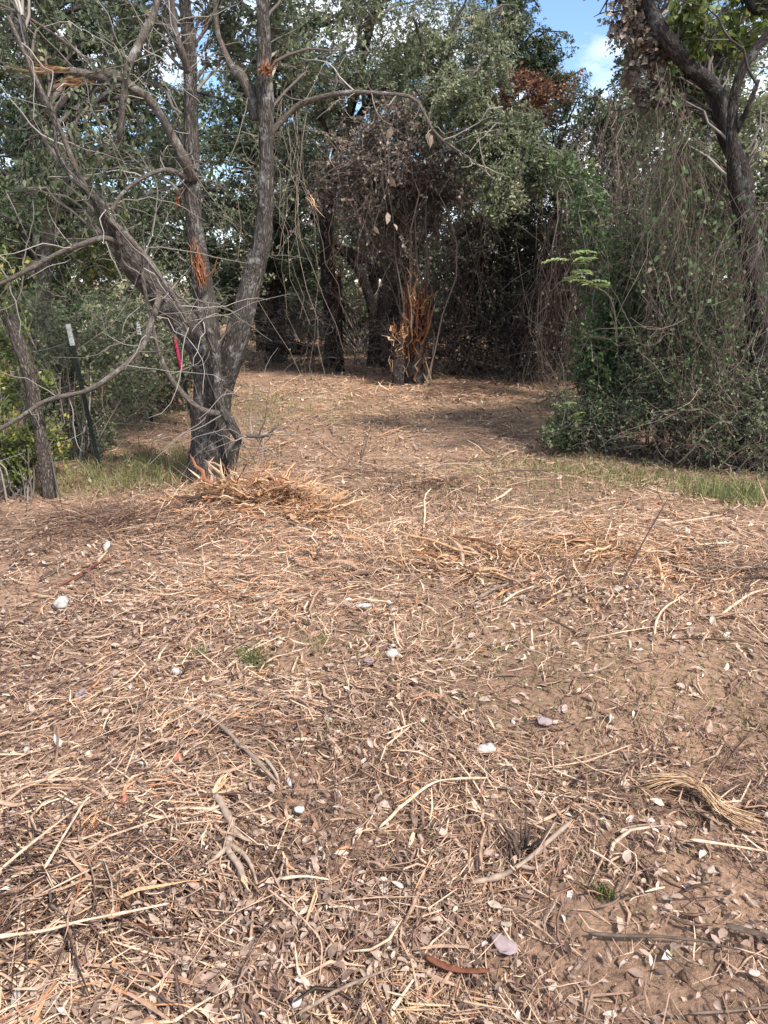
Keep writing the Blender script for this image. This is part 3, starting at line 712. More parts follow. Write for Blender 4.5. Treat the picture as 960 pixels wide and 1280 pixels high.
# dense dark trees behind the forked oak
p = Plant('oak_tree', 'dense dark oak filling the gap between the forked stems', 'tree', on_ground(345, 15.6))
p.trunk(trunk_from(p.base, [(345, 400, 22, 15.6), (343, 330, 20, 15.6), (330, 220, 17, 15.4), (340, 90, 12, 15), (350, -30, 8, 15)], 24, 15.6))
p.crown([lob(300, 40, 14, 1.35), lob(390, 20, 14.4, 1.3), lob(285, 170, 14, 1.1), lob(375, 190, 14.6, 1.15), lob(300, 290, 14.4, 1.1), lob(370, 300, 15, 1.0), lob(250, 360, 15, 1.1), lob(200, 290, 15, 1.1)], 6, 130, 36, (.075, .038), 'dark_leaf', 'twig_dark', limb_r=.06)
p.tangle([lob(330, 260, 13.6, 1.1), lob(370, 220, 13.6, .8), lob(280, 330, 13.4, .9)], 150, .005, 'twig', (.5, 1.5), tint=.5, leaf_n=8, leaf=(.06, .03), leaf_mt='lit_sage_leaf')
# centre live oak with fine grey green leaves
p = Plant('live_oak', 'grey green live oak arching over the end of the path', 'tree', on_ground(415, 14.9))
p.trunk(trunk_from(p.base, [(415, 420, 19, 14.9), (412, 360, 18, 14.8), (408, 290, 17, 14.6), (420, 200, 15, 14), (445, 110, 12, 13.4), (470, 10, 9, 13), (520, -90, 6, 13)], 22, 14.9))
p.trunk(ctl(13.4, (424, 190, 12, 14), (470, 120, 10, 13.4), (540, 90, 8, 12.8), (610, 130, 6, 12.3), (660, 190, 4, 12)), name='limb')
p.crown([lob(450, 40, 12.8, 1.15), lob(530, 40, 12.6, 1.15), lob(600, 90, 12.2, .95), lob(645, 175, 11.8, .75), lob(590, 190, 12, .7), lob(690, 225, 11.6, .6), lob(480, -70, 12.8, 1.3), lob(580, -50, 13.6, 1.0), lob(410, 110, 13, .8), lob(520, 120, 12.4, .7), lob(620, 250, 11.4, .5), lob(560, 130, 11.6, .6)], 6, 150, 40, (.058, .026), 'lit_sage_leaf', 'twig', limb_r=.035, tint=(.42, .24))
# the leaning dark trunks in the middle
p = Plant('cedar_tree', 'dark leaning multi stemmed cedar at the end of the path', 'tree', on_ground(478, 15.0))
p.trunk(trunk_from(p.base, [(478, 420, 26, 15), (484, 370, 22, 15), (492, 300, 18, 15), (480, 200, 14, 15)], 34, 15))
p.trunk(trunk_from(p.base + V3(.12, .1, 0), [(492, 410, 15, 14.9), (505, 350, 13, 14.8), (525, 300, 12, 14.6), (560, 240, 9, 14.4), (600, 190, 7, 14.2)], 20, 15))
p.trunk(trunk_from(p.base + V3(-.15, 0, 0), [(468, 400, 14, 15), (450, 340, 12, 15), (425, 310, 11, 15), (390, 270, 8, 15)], 18, 15))
p.crown([lob(470, 210, 14.6, 1.0), lob(520, 260, 14.8, .8), lob(430, 240, 15, .8)], 6, 120, 10, (.06, .02), 'dark_leaf', 'twig_dark', limb_r=.04)
# shattered stumps
def stump(px, d, top, w, label, red, n=26, lean=0.0):
    base = on_ground(px, d); root = tag(empty('shattered_stump', base), label, 'stump')
    H = P(px, top, d)[2] - base[2]; rr = w * .5 * d / F_PX
    c = curve([[*(base + V3(0, 0, -.1)), rr * 1.25], [*(base + V3(lean * .3, 0, H * .3)), rr], [*(base + V3(lean * .6, 0, H * .62)), rr * .8]], 14)
    b = MB(); b.tubes(c[:, :3], c[:, 3], 12, cap=True); v = b.V[0]; b.V[0] = v + (v - np.repeat(c[:, :3], 12, 0)) * (fbm(b.B[0] * V3(20, 20, 3), 2, 4) * .3)[:, None]
    b.build('trunk', M['bark_dark'], root)
    for i in range(n):
        a = U(0, 6.283); q = V3(math.cos(a), math.sin(a), 0) * rr * U(.3, 1.0)
        z0 = H * U(.0, .7); z1 = min(H * U(.35, 1.05), z0 + H * U(.2, .6)); z1 = max(z1, z0 + .15)
        e = base + q * U(.5, 3.4) + V3(lean * z1 / H, 0, z1); s0 = base + q * 1.05 + V3(lean * z0 / H, 0, z0)
        cc = np.linspace(0, 1, 6)[:, None] * (e - s0) + s0 + N(0, .03, (6, 3))
        bb = MB(); bb.tubes(cc, rr * U(.08, .30) * np.array([.7, 1, 1, .9, .6, .15]), 4, U(0, .9 if red else 1, 1), flat=.4, cap=True)
        bb.build('splinter', M['torn' if red else 'torn_pale'], root, smooth=False)
    return root
stump(424, 14.3, 268, 9, 'tall rust red splintered stem beside the dark trunk', True, 40)
stump(497, 12.2, 386, 13, 'pale split stump with a vertical strip of fresh wood', False, 26)
stump(517, 12.4, 330, 20, 'shattered brown stump fraying upward into red strands', True, 100, .1)

# dead vine mound, centre
p = Plant('dead_vine_mound', 'brown mound of dead vines hanging above the shattered stumps', 'vine', on_ground(525, 12.8))
L = [lob(500, 190, 12.5, .75, .6), lob(540, 225, 12.7, .5, .5), lob(455, 225, 12.8, .6, .5), lob(500, 260, 12.9, .55, .4)]
p.tangle(L, 330, .0055, 'vine', (.4, 1.5), leaf_n=20, leaf=(.05, .034), leaf_mt='brown_leaf', leaf_tint=.6, tint=.6); p.vines(L, 45, (.4, 1.6), .005, 'vine', 14, (.05, .034), 'brown_leaf')
p.vines([lob(430, 200, 12.8, .5, .4), lob(560, 260, 12.6, .3, .4), lob(480, 280, 12.8, .5, .3)], 26, (.5, 1.6), .0035, 'vine', 12, (.045, .03), 'brown_leaf', name='drape', tint=.5)
p.crown([lob(490, 150, 12.3, .9, .45), lob(545, 185, 12.2, .5, .5), lob(430, 170, 12.6, .5, .4), lob(470, 215, 12.4, .9, .4)], 4, 40, 16, (.055, .036), 'brown_leaf', 'vine', limb_r=.02, leaf_name='dead_leaves', tint=(.68, .2))
# dark curtain, right of it
p = Plant('vine_thicket', 'dark dome of hanging vines right of the shattered stumps', 'thicket', on_ground(640, 14.2))
L = [lob(620, 250, 13.8, .9, 1.0), lob(680, 260, 13.6, .9, 1.0), lob(650, 340, 13.8, 1.0, .8), lob(710, 340, 13.2, .7, .8), lob(590, 330, 14.2, .7, .8)]
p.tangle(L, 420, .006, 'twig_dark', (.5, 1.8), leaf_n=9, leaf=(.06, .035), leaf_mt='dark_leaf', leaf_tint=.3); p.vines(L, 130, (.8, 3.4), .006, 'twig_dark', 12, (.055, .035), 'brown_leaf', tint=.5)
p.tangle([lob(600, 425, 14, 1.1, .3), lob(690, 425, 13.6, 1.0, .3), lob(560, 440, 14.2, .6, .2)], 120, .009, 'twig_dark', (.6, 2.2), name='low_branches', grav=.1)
p.trunk(trunk_from(p.base + V3(.2, .1, 0), [(640, 400, 14, 14.2), (630, 300, 12, 14), (650, 200, 9, 13.8)], 16, 14.2))
p.trunk(trunk_from(p.base + V3(-.9, .4, 0), [(590, 400, 9, 14.5), (600, 310, 8, 14.3), (570, 230, 6, 14)], 11, 14.5))
p.trunk(trunk_from(p.base + V3(.9, -.2, 0), [(690, 400, 10, 14), (700, 300, 9, 13.8), (690, 220, 7, 13.5)], 12, 14))
p.crown([lob(635, 90, 13.4, .6, .3), lob(690, 105, 13.2, .6, .22), lob(610, 115, 13.5, .4, .3), lob(660, 135, 13.4, .7, .3)], 5, 60, 20, (.055, .035), 'rust_leaf', 'twig_dark', limb_r=.02, leaf_name='rust_leaves', twig_name='rust_twigs', tint=(.55, .2))
p.crown([lob(640, 165, 14, .95, .6), lob(700, 190, 13.6, .8, .6)], 4, 110, 26, (.06, .03), 'brown_leaf', 'twig_dark', limb_r=.03, leaf_name='dead_leaves')
for i, (px, d, lab, mt, ti) in enumerate([(350, 14.4, 'low grey brush of bare twigs behind the forked oak', 'twig', .35), (450, 14.0, 'low tangled brush between the dark trunk and leaning cedar', 'vine', .45), (560, 13.6, 'brown tangled brush right of the shattered stumps', 'vine', .45), (640, 13.4, 'dim low brush under the dark vine dome', 'twig', .25), (705, 12.8, 'tan weedy brush where the dome meets the right thicket', 'vine', .6)]):
    p = Plant('brush', lab, 'brush', on_ground(px, d))
    p.tangle([(p.base + V3(-.5, 0, .3), V3(.6, .4, .35)), (p.base + V3(.4, .2, .35), V3(.6, .4, .4)), (p.base + V3(0, .4, .9), V3(.8, .3, .5))], 130, .0055, mt, (.4, 1.6), tint=ti, leaf_n=5, leaf=(.05, .03), leaf_mt='brown_leaf', grav=.15)
# fallen logs in the dark gap
def log(px0, py0, px1, py1, d0, d1, w, label):
    a, b_ = P(px0, py0, d0), P(px1, py1, d1); c = curve([[*a, w * .9], [*(a * .6 + b_ * .4 + V3(0, 0, .06)), w], [*(a * .3 + b_ * .7), w * .8], [*b_, w * .45]], 18)
    b = MB(); b.tubes(c[:, :3], c[:, 3], 10, cap=True); v = b.V[0]; b.V[0] = v + (v - np.repeat(c[:, :3], 10, 0)) * (fbm(b.B[0] * V3(14, 14, 5), 2, 4) * .3)[:, None]
    tag(b.build('fallen_limb', M['bark_dark'], base=a), label, 'limb')
log(545, 418, 640, 412, 14.6, 14.2, .09, 'dark limb lying level across the shadowed gap')
log(430, 312, 528, 382, 14.4, 14.0, .09, 'dark limb leaning down toward the shattered brown stump')
log(560, 305, 660, 235, 13.4, 13.0, .07, 'black limb slanting upward under the rust leaves')
log(320, 430, 400, 440, 14.6, 14.8, .14, 'low dark log lying behind the oak on the left')
log(535, 440, 600, 460, 14.0, 13.6, .05, 'thin pale limb on the ground right of the stumps')

# tall thin-leaved tree with gaps to the sky
p = Plant('juniper_tree', 'tall sparse juniper whose tip breaks the sky near centre', 'tree', on_ground(630, 19))
p.trunk(trunk_from(p.base, [(630, 330, 15, 19), (632, 200, 12, 19), (628, 60, 9, 19), (630, -60, 6, 19)], 18, 19))
p.crown([lob(630, 30, 18.6, .9), lob(600, -40, 19, 1.2), lob(660, 85, 18.4, .55), lob(700, 100, 18.2, .35), lob(560, 60, 19, 1.2), lob(655, -30, 18.5, .6), lob(600, 160, 18.5, 1.2), lob(690, 70, 18.3, .6), lob(720, 120, 18, .8), lob(650, 30, 18.4, .8)], 6, 120, 30, (.08, .034), 'dark_leaf', 'twig_dark', limb_r=.04)
# right background trees
p = Plant('elm_tree', 'mixed green and brown elm right of the sky gap', 'tree', on_ground(800, 12.6))
p.trunk(trunk_from(p.base, [(800, 380, 14, 12.6), (790, 250, 12, 12.4), (800, 150, 9, 12.2), (790, 60, 6, 12)], 17, 12.6))
p.crown([lob(760, 190, 12, .75), lob(800, 150, 12, .65), lob(850, 190, 12, .9), lob(790, 260, 11.6, .7), lob(730, 290, 11.4, .5), lob(870, 280, 12, 1.0), lob(760, 330, 11.8, .8), lob(910, 100, 13, .9), lob(940, 200, 13, 1.2), lob(775, 95, 12.4, .6), lob(825, 80, 12.6, .7), lob(740, 150, 12.2, .5), lob(790, 20, 12.8, .6), lob(880, 30, 13, .7), lob(950, 60, 13, .8)], 5, 90, 26, (.062, .034), 'oak_leaf', 'twig', limb_r=.03, tint=(.5, .24))
p.vines([lob(770, 180, 11.6, .7), lob(830, 200, 11.4, .8), lob(730, 300, 11.8, .6)], 110, (1, 3.6), .005, 'vine', 8, (.05, .035), 'brown_leaf')
p = Plant('shrub', 'bright green leafy shrub between the dark vines and right thicket', 'shrub', on_ground(752, 10.4))
p.crown([lob(745, 255, 10.2, .40), lob(770, 300, 10, .4), lob(725, 220, 10.4, .35), lob(758, 380, 9.6, .45), lob(700, 200, 10.6, .3)], 6, 60, 20, (.065, .032), 'green_leaf', 'twig', limb_r=.018, tint=(.55, .2))

# --- tree on the right edge -----------------------------------------------------------------
RD = 6.9
p = Plant('mesquite_tree', 'black barked leaning mesquite draped with vines at the right edge', 'tree', on_ground(955, RD))
right_tree = p
p.trunk(trunk_from(p.base, [(952, 440, 34, RD), (948, 390, 32, RD), (938, 320, 27, RD), (930, 260, 24, RD), (927, 215, 20, RD), (905, 160, 19, RD), (893, 115, 20, RD), (862, 82, 20, RD - .1), (835, 50, 18, RD - .2), (812, 10, 15, RD - .2), (790, -50, 16, RD - .2), (770, -120, 10, RD - .2)], 36, RD), n=60, sides=18, bumpy=.10)
p.trunk(ctl(RD, (934, 300, 20, RD - .1), (920, 240, 17, RD - .15), (916, 190, 14, RD - .2), (916, 150, 13, RD - .2), (918, 120, 12, RD - .2), (930, 85, 12, RD - .2), (950, 55, 12, RD - .2), (985, 20, 11, RD - .2)), name='limb', n=36, bumpy=.08)
p.trunk(ctl(RD, (920, 165, 8, RD - .2), (935, 135, 7, RD - .3), (948, 100, 5, RD - .3)), name='limb', n=14, sides=8)
p.trunk(ctl(RD, (838, 55, 12, RD - .2), (818, 40, 10, RD - .2), (800, 20, 8, RD), (790, -30, 6, RD)), name='limb', n=14, sides=8)
p.trunk(ctl(RD, (985, -30, 34, RD + .3), (950, 5, 30, RD + .3), (935, -40, 20, RD + .3)), name='limb', n=14, sides=10)
p.crown([lob(870, 25, RD - .1, .36), lob(925, 25, RD + .4, .42), lob(850, -60, RD, .6), lob(960, -60, RD, .7), lob(850, 90, RD + .5, .3)], 5, 36, 13, (.062, .044), 'yellow_leaf', 'twig_dark', limb_r=.014, detail=1, leaf_name='crown')
p.crown([lob(785, 20, RD - .1, .26, .3), lob(805, 75, RD, .2), lob(770, -30, RD, .4), lob(790, 110, RD + .1, .25)], 4, 44, 14, (.046, .032), 'brown_leaf', 'twig_dark', limb_r=.012, detail=1, leaf_name='dead_leaves', twig_name='dead_twigs', tint=(.6, .25))
L = [lob(830, 110, RD, .35, .3), lob(860, 180, RD, .45, .3), lob(895, 220, RD - .1, .45, .5), lob(935, 250, RD - .3, .4, .5)]
p.vines(L, 60, (.4, 1.7), .0024, 'vine', 4, (.045, .030), 'green_leaf', sway=.03, tint=.5)
p.crown([lob(840, 170, RD + .5, .5), lob(880, 130, RD + .6, .5), lob(920, 200, RD + .6, .5), lob(900, 60, RD + .8, .45), lob(800, 130, RD + 1, .45), lob(860, 80, RD + 1, .45), lob(945, 130, RD + .8, .45), lob(960, 30, RD + .8, .5), lob(830, 230, RD + .9, .5)], 5, 80, 18, (.05, .028), 'lit_sage_leaf', 'twig', limb_r=.012, twig_r=.004, leaf_name='small_leaves', twig_name='small_twigs', tint=(.6, .25), reach=.3)

# --- right thicket ---------------------------------------------------------------------------
def T(px, py): return G(px, py)
p = Plant('shrub', 'green leafed shrub forming the left face of the right thicket', 'shrub', T(765, 555))
p.crown([lob(770, 360, 7.9, .45, .4), lob(738, 430, 7.6, .32, .45), lob(800, 410, 7.5, .45, .5), lob(760, 480, 7.4, .4, .4), lob(790, 320, 7.9, .4, .4)], 8, 130, 34, (.042, .022), 'green_leaf', 'twig', limb_r=.012, twig_r=.004, detail=0, tint=(.45, .22), reach=.3)
p.tangle([lob(770, 420, 7.6, .5, .7)], 120, .003, 'twig', (.3, .8), leaf_n=6, leaf_mt='green_leaf')
p = Plant('bramble', 'low dark bramble at the corner where the path narrows', 'bramble', T(725, 560))
p.crown([lob(722, 520, 7.25, .40, .28), lob(770, 520, 7.0, .42, .32), lob(700, 545, 7.1, .25, .18)], 8, 120, 30, (.034, .017), 'dark_leaf', 'twig_dark', limb_r=.008, twig_r=.003, tint=(.6, .25), reach=.3)
p.tangle([lob(725, 520, 7.2, .42, .28), lob(775, 520, 7.0, .42, .32)], 170, .0026, 'twig', (.2, .8), tint=.3, leaf_n=5, leaf=(.03, .016))
p = Plant('thicket', 'tall dark tangle of vines in the middle of the right thicket', 'thicket', T(835, 570))
L = [lob(835, 480, 6.95, .52, .5), lob(860, 400, 7.15, .5, .5), lob(825, 330, 7.5, .5, .5), lob(875, 300, 7.7, .45, .6), lob(880, 500, 6.8, .45, .45)]
p.crown(L, 7, 110, 30, (.038, .020), 'dark_leaf', 'twig_dark', limb_r=.012, twig_r=.0035, tint=(.6, .25), reach=.35)
p.tangle(L, 200, .0030, 'vine', (.3, 1.2), tint=.4, leaf_n=7, leaf_mt='green_leaf'); p.vines(L, 30, (.4, 1.5), .003, 'vine', 9, (.035, .025), 'brown_leaf', sway=.03, tint=.55)
p = Plant('bramble', 'grey leafless bramble spilling out at the right edge of the path', 'bramble', T(930, 588))
L = [lob(925, 525, 6.55, .42, .38), lob(955, 490, 6.7, .4, .3), lob(990, 540, 6.4, .5, .45), lob(1040, 400, 7, .5, .7), lob(890, 545, 6.5, .3, .25)]
p.crown(L, 7, 70, 20, (.034, .018), 'oak_leaf', 'twig_dark', limb_r=.009, twig_r=.0035, tint=(.4, .26), reach=.35)
p.tangle(L, 200, .0030, 'vine', (.3, 1.1), tint=.4, leaf_n=6, leaf=(.03, .017), leaf_mt='oak_leaf')
p = Plant('thicket', 'deep shadowed tangle filling the right thicket behind the brambles', 'thicket', T(880, 520))
L = [lob(860, 430, 8.4, .9, 1.0), lob(960, 420, 8.4, .9, 1.0), lob(1040, 380, 8.2, 1.0, 1.2), lob(820, 300, 8.8, .7, .8), lob(930, 250, 8.9, .9, .9), lob(1050, 200, 8.8, 1.0, 1.2), lob(790, 480, 8.4, .5, .5)]
p.crown(L, 6, 120, 40, (.05, .028), 'oak_leaf', 'twig_dark', limb_r=.02, twig_r=.005, reach=.4, tint=(.4, .22))
p.tangle(L, 130, .0045, 'twig_dark', (.5, 1.5), tint=.5)
# pale heart-shaped dead leaves hanging in the vines
p = Plant('hanging_vine', 'vine of pale tan dead leaves hanging in the right thicket', 'vine', P(850, 330, 7.0) * V3(1, 1, 0) + V3(0, 0, 0))
b = MB(); c = curve([P(842, 140, 7.4), P(846, 190, 7.1), P(850, 235, 6.95), P(842, 290, 6.95), P(850, 335, 7)], 18)
b.tubes(c, .004, 4); b.build('stem', M['vine'], p.root)
b = MB(); n = 46; j = rng.integers(4, 18, n); q = c[j] + N(0, 1, (n, 3)) * V3(.10, .09, .05)
b.leaves(q, unit(n) * .5 - V3(0, 0, 1), unit(n) - V3(0, 1, 0), U(.025, .055, n), U(.018, .036, n), U(0, .7, n), 1); b.build('dead_leaves', M['pale_leaf'], p.root)
# sprig with long pinnate leaves
def sprig(px, py, d, label, s=1.0, bx=740, by=470):
    root = tag(empty('sapling', P(bx, by + 60, d + .8)), label, 'sapling')
    c = curve([P(bx, by + 60, d + .8), P(bx - 8, (by + py) / 2, d + .5), P(px + 22, py + 35, d + .1), P(px, py, d - .05)], 16)
    b = MB(); b.tubes(c, np.linspace(.008, .003, 16) * s, 5); b.build('stem', M['twig'], root)
    for i in range(8):
        a = i * 2.4 + .3; dr = V3(math.cos(a) * U(.5, 1), math.sin(a) * .7, U(.2, .9)); o = c[15 - i]
        b = MB(); k = 6; t = np.linspace(.1, 1, k)
        rc = o + dr * U(.15, .24) * s * t[:, None] - V3(0, 0, .07) * s * (t ** 2)[:, None]
        b.tubes(np.vstack([o, rc]), .002, 3)
        side = np.cross(dr, V3(0, 0, 1)); side /= np.linalg.norm(side)
        Po = np.repeat(rc, 2, 0); D = np.stack([side + dr * .5 - V3(0, 0, .2), -side + dr * .5 - V3(0, 0, .2)] * k)
        b.leaves(Po, D, np.tile(V3(0, 0, 1), (2 * k, 1)) + unit(2 * k) * .3, .085 * s, .032 * s, U(.35, 1, 2 * k), 1)
        b.build('leaf', M['sprig_leaf'], root)
sprig(712, 318, 6.75, 'sapling sprig with long bright green leaflets against the dark gap', 1.1, 775, 450)
sprig(705, 505, 7.0, 'small yellow green sprig at the corner of the low bramble', .6, 720, 560)

# --- left fence-line shrubs --------------------------------------------------------------------
p = Plant('shrub', 'yellow green shrub in front of the grey fence post', 'shrub', T(8, 628))
p.crown([lob(5, 440, 6.0, .30, .4), lob(0, 540, 5.8, .30, .35), lob(25, 580, 5.9, .2, .2), lob(-20, 330, 6.1, .4, .4), lob(70, 545, 6.4, .18, .3)], 6, 60, 24, (.042, .024), 'yellow_leaf', 'twig', limb_r=.009, twig_r=.0035, detail=0, tint=(.6, .22), reach=.3)
p.tangle([lob(10, 520, 5.9, .3, .6)], 60, .003, 'twig', (.3, .8), leaf_n=8, leaf_mt='yellow_leaf')
p = Plant('shrub', 'grey leaved shrub around the white tipped steel post', 'shrub', T(95, 575))
L = [lob(100, 440, 7.6, .55, .5), lob(50, 490, 7.2, .42, .5), lob(150, 450, 7.7, .5, .5), lob(115, 525, 7.5, .4, .35), lob(30, 400, 7.2, .5, .5)]
p.crown(L, 7, 100, 26, (.040, .022), 'lit_sage_leaf', 'twig', limb_r=.010, twig_r=.0035, tint=(.5, .26), reach=.35); p.tangle(L, 90, .003, 'twig', (.3, 1.0), tint=.6, leaf_n=8, leaf_mt='green_leaf')
p = Plant('shrub', 'tangled grey green shrub beside the pink flagged post', 'shrub', T(205, 505))
L = [lob(205, 440, 9.2, .55, .45), lob(165, 490, 8.4, .4, .35), lob(235, 470, 9.6, .45, .45), lob(150, 390, 9.2, .7, .5), lob(215, 380, 10, .7, .5)]
p.crown(L, 7, 110, 30, (.05, .028), 'lit_sage_leaf', 'twig', limb_r=.011, twig_r=.0045, tint=(.65, .24), reach=.4); p.tangle(L, 90, .004, 'twig', (.4, 1.1), tint=.6, leaf_n=8, leaf_mt='green_leaf')
p = Plant('shrub', 'dark understorey shrub behind the left fence line', 'shrub', on_ground(60, 10.5))
L = [lob(40, 400, 10, .9, .8), lob(120, 400, 10.4, .8, .8), lob(-40, 350, 9.6, 1.0, 1.0), lob(0, 480, 9, .7, .6), lob(230, 410, 11.5, .8, .7)]
p.crown(L, 7, 120, 32, (.06, .032), 'green_leaf', 'twig_dark', limb_r=.02, twig_r=.006, reach=.45, tint=(.55, .25))
p = Plant('shrub', 'dim undergrowth shrub seen between the trunks at the clearing end', 'shrub', on_ground(450, 17.5))
L = [lob(380, 400, 17.5, 1.0, .7), lob(450, 390, 18, 1.0, .8), lob(550, 400, 17.5, 1.1, .7), lob(640, 400, 17, 1.1, .7), lob(310, 390, 17, 1.0, .8), lob(720, 390, 16, 1.0, .8), lob(260, 350, 17, 1.1, 1.0), lob(340, 330, 17.5, 1.0, .9), lob(420, 330, 18, 1.0, .9), lob(560, 320, 18, 1.1, .9)]
p.crown(L, 7, 120, 30, (.09, .045), 'dark_leaf', 'twig_dark', limb_r=.025, twig_r=.008, reach=.5)

# --- wood beyond the clearing: individual trees, copies of two ------------------------------------
def far_tree(name, label, leafm, seed_lobes, h):
    p = Plant(name, label, 'tree', V3(0, 40, 0), 'far trees beyond the clearing')
    p.trunk([[0, 40, -.2, .2], [.1, 40, 2, .16], [-.1, 40.1, h * .55, .12], [.1, 40, h * .9, .05]])
    p.crown([(V3(0, 40, 0) + V3(*c), V3(*r)) for c, r in seed_lobes], 6, 120, 30, (.11, .055), leafm, 'twig_dark', limb_r=.05, twig_r=.01, reach=.8)
    return p.root
fa = far_tree('woodland_tree', 'dark far tree', 'dark_leaf', [((0, 0, 5.5), (1.9, 1.9, 1.3)), ((1.2, .3, 3.6), (1.5, 1.5, 1.1)), ((-1.3, 0, 3.8), (1.5, 1.5, 1.2)), ((0, .2, 7), (1.3, 1.3, 1.1)), ((.3, -.3, 2.2), (1.7, 1.4, .9))], 7)
fb = far_tree('woodland_tree', 'green far tree', 'oak_leaf', [((0, 0, 4.8), (2.0, 1.9, 1.3)), ((1.4, .3, 2.9), (1.5, 1.5, 1.2)), ((-1.3, 0, 2.6), (1.5, 1.5, 1.2)), ((0, .2, 6.3), (1.2, 1.3, 1.0)), ((.1, -.3, 1.4), (1.8, 1.4, .8))], 6)
spots = [(-90, 16, 1, .8), (10, 17, 0, .95), (90, 17, 1, .9), (170, 18, 0, .8), (250, 20, 1, .75), (330, 21, 0, .9), (410, 22, 1, .9), (470, 24, 0, .95), (540, 22, 1, .85), (600, 25, 0, .85), (690, 22, 1, .62), (760, 18, 0, .6), (850, 17, 1, .8), (930, 18, 0, .95), (1060, 13, 1, 1.0),
         (120, 28, 1, .8), (250, 30, 0, 1.1), (380, 30, 1, 1.3), (500, 30, 0, 1.3), (640, 32, 0, .9), (800, 28, 1, .75), (930, 28, 0, 1.0)]
ordn = ['leftmost', 'second', 'third', 'fourth', 'fifth', 'sixth', 'seventh', 'eighth', 'ninth', 'tenth', 'eleventh', 'twelfth', 'thirteenth', 'fourteenth', 'rightmost']
names = ['dark', 'green']
for i, (px, d, kind, sc) in enumerate(spots):
    src = (fa, fb)[kind]; loc = on_ground(px, d)
    row, k = ('nearer', i) if i < 15 else ('farther', i - 15)
    lab = '%s leaved tree, %s in the %s row of the wood behind the clearing' % (names[kind], ordn[k] + ('' if k in (0, 14) else ' from left'), row)
    first = not any(q[2] == kind for q in spots[:i])
    if first:
        src.location = loc; src.rotation_euler = (0, 0, U(0, 6)); src.scale = (sc,) * 3; src['label'] = lab
    else: copy_thing(src, loc, U(0, 6), sc, lab)

def far_wood():
    b = MB(); n = 26000
    x = U(-42, 42, n); y = 37 + U(-3.5, 3.5, n) - .006 * x * x; top = 7.5 + 2.0 * fbm(np.stack([x * .35, y * .2, 0 * x], -1), 3, 5)
    c = (np.stack([x, y, U(0, 1, n) ** .8 * top], -1)); c += fbm(c * .8, 2, 8)[:, None] * .5
    b.leaves(c, unit(n), unit(n) + V3(0, -.4, .6), U(.2, .45, n), U(.12, .24, n), np.clip(N(.45, .25, n), 0, 1))
    tag(b.build('far_wood', M['dark_leaf']), 'distant green wood closing the view behind the trees', 'wood', kind='stuff')
far_wood()

# ------------------------------------------------------------------ fence posts
def wood_post():
    base = G(62, 622); d = base[1]; root = tag(empty('fence_post', base), 'weathered grey cedar post leaning left at the fence line', 'post')
    c = curve(trunk_from(base, [(60, 600, 16, d), (53, 560, 15, d), (44, 510, 15, d), (33, 460, 16, d), (18, 415, 15, d), (8, 392, 10, d)], 13, d), 60); s = 22
    b = MB(); b.tubes(c[:, :3], c[:, 3], s, cap=True); v = b.V[0]; bk = b.B[0]
    g = 1 - np.abs(vnoise(bk * V3(38, 38, 2.4), 3)) * 2.2
    b.V[0] = v + (v - np.repeat(c[:, :3], s, 0)) * (.14 * g + .2 * fbm(bk * V3(9, 9, 3), 2, 7))[:, None]
    b.build('shaft', M['post'], root)
    for i in range(9):
        a = P(8 + N(0, 5), 398 + U(-6, 12), d + N(0, .03)); e = a + V3(N(-.02, .02), N(0, .02), U(.05, .14))
        bb = MB(); bb.tubes(np.linspace(0, 1, 4)[:, None] * (e - a) + a, .016 * np.array([1, .9, .6, .1]), 4, flat=.5, cap=True); bb.build('splinter', M['post'], root, smooth=False)
wood_post()
def t_post(px0, py0, px1, py1, d, label, tip, flag=False):
    base = P(px0, py0, d); top = P(px1, py1, d - .02); root = tag(empty('steel_post', base), label, 'post')
    ax = top - base; H = np.linalg.norm(ax); ax /= H
    A = np.cross(ax, V3(0, 1, 0)); A /= np.linalg.norm(A); B = np.cross(ax, A)
    w, t = .019, .0045
    prof = [(-w, -t), (w, -t), (w, t), (t, t), (t, .034), (-t, .034), (-t, t), (-w, t)]
    def extr(z0, z1, nm, m, g=1.0):
        ring = np.array([A * x * g - B * (y * g) for x, y in prof])
        V = np.vstack([base + ax * z0 + ring, base + ax * z1 + ring]); k = 8
        q = [[i, (i + 1) % k, k + (i + 1) % k, k + i] for i in range(k)]
        b = MB(); b.add(V, [np.array(q), np.array([list(range(k))[::-1], list(range(k, 2 * k))])]); b.build(nm, M[m], root, smooth=False)
    zt = H * (.86 if tip else 1)
    extr(-.2, zt if tip else H, 'shaft', 'steel')
    if tip: extr(zt, H, 'painted_tip', tip, 1.06)
    for i in range(int(H / .07)):
        z = .1 + i * .07
        if z > zt - .03: break
        c0 = base + ax * z + B * -.004
        V = np.array([c0 + A * sx * .006 + ax * sz * .008 + B * .014 * sy for sx in (-1, 1) for sy in (0, 1) for sz in (-1, 1)])
        b = MB(); b.add(V, [np.array([[0, 1, 3, 2], [4, 6, 7, 5], [0, 4, 5, 1], [2, 3, 7, 6], [0, 2, 6, 4], [1, 5, 7, 3]])]); b.build('stud', M['steel'], root, smooth=False)
    return root
d1 = G(125, 587)[1]
t_post(125, 587, 85, 405, d1, 'dark steel fence post with a white painted tip leaning left', 'white_paint')
t_post(188, 515, 172, 402, 8.9, 'second thin steel post with white tip half hidden in leaves', 'white_paint')
t_post(236, 505, 217, 421, 8.8, 'steel post wrapped in bright pink tape behind the oak', None)
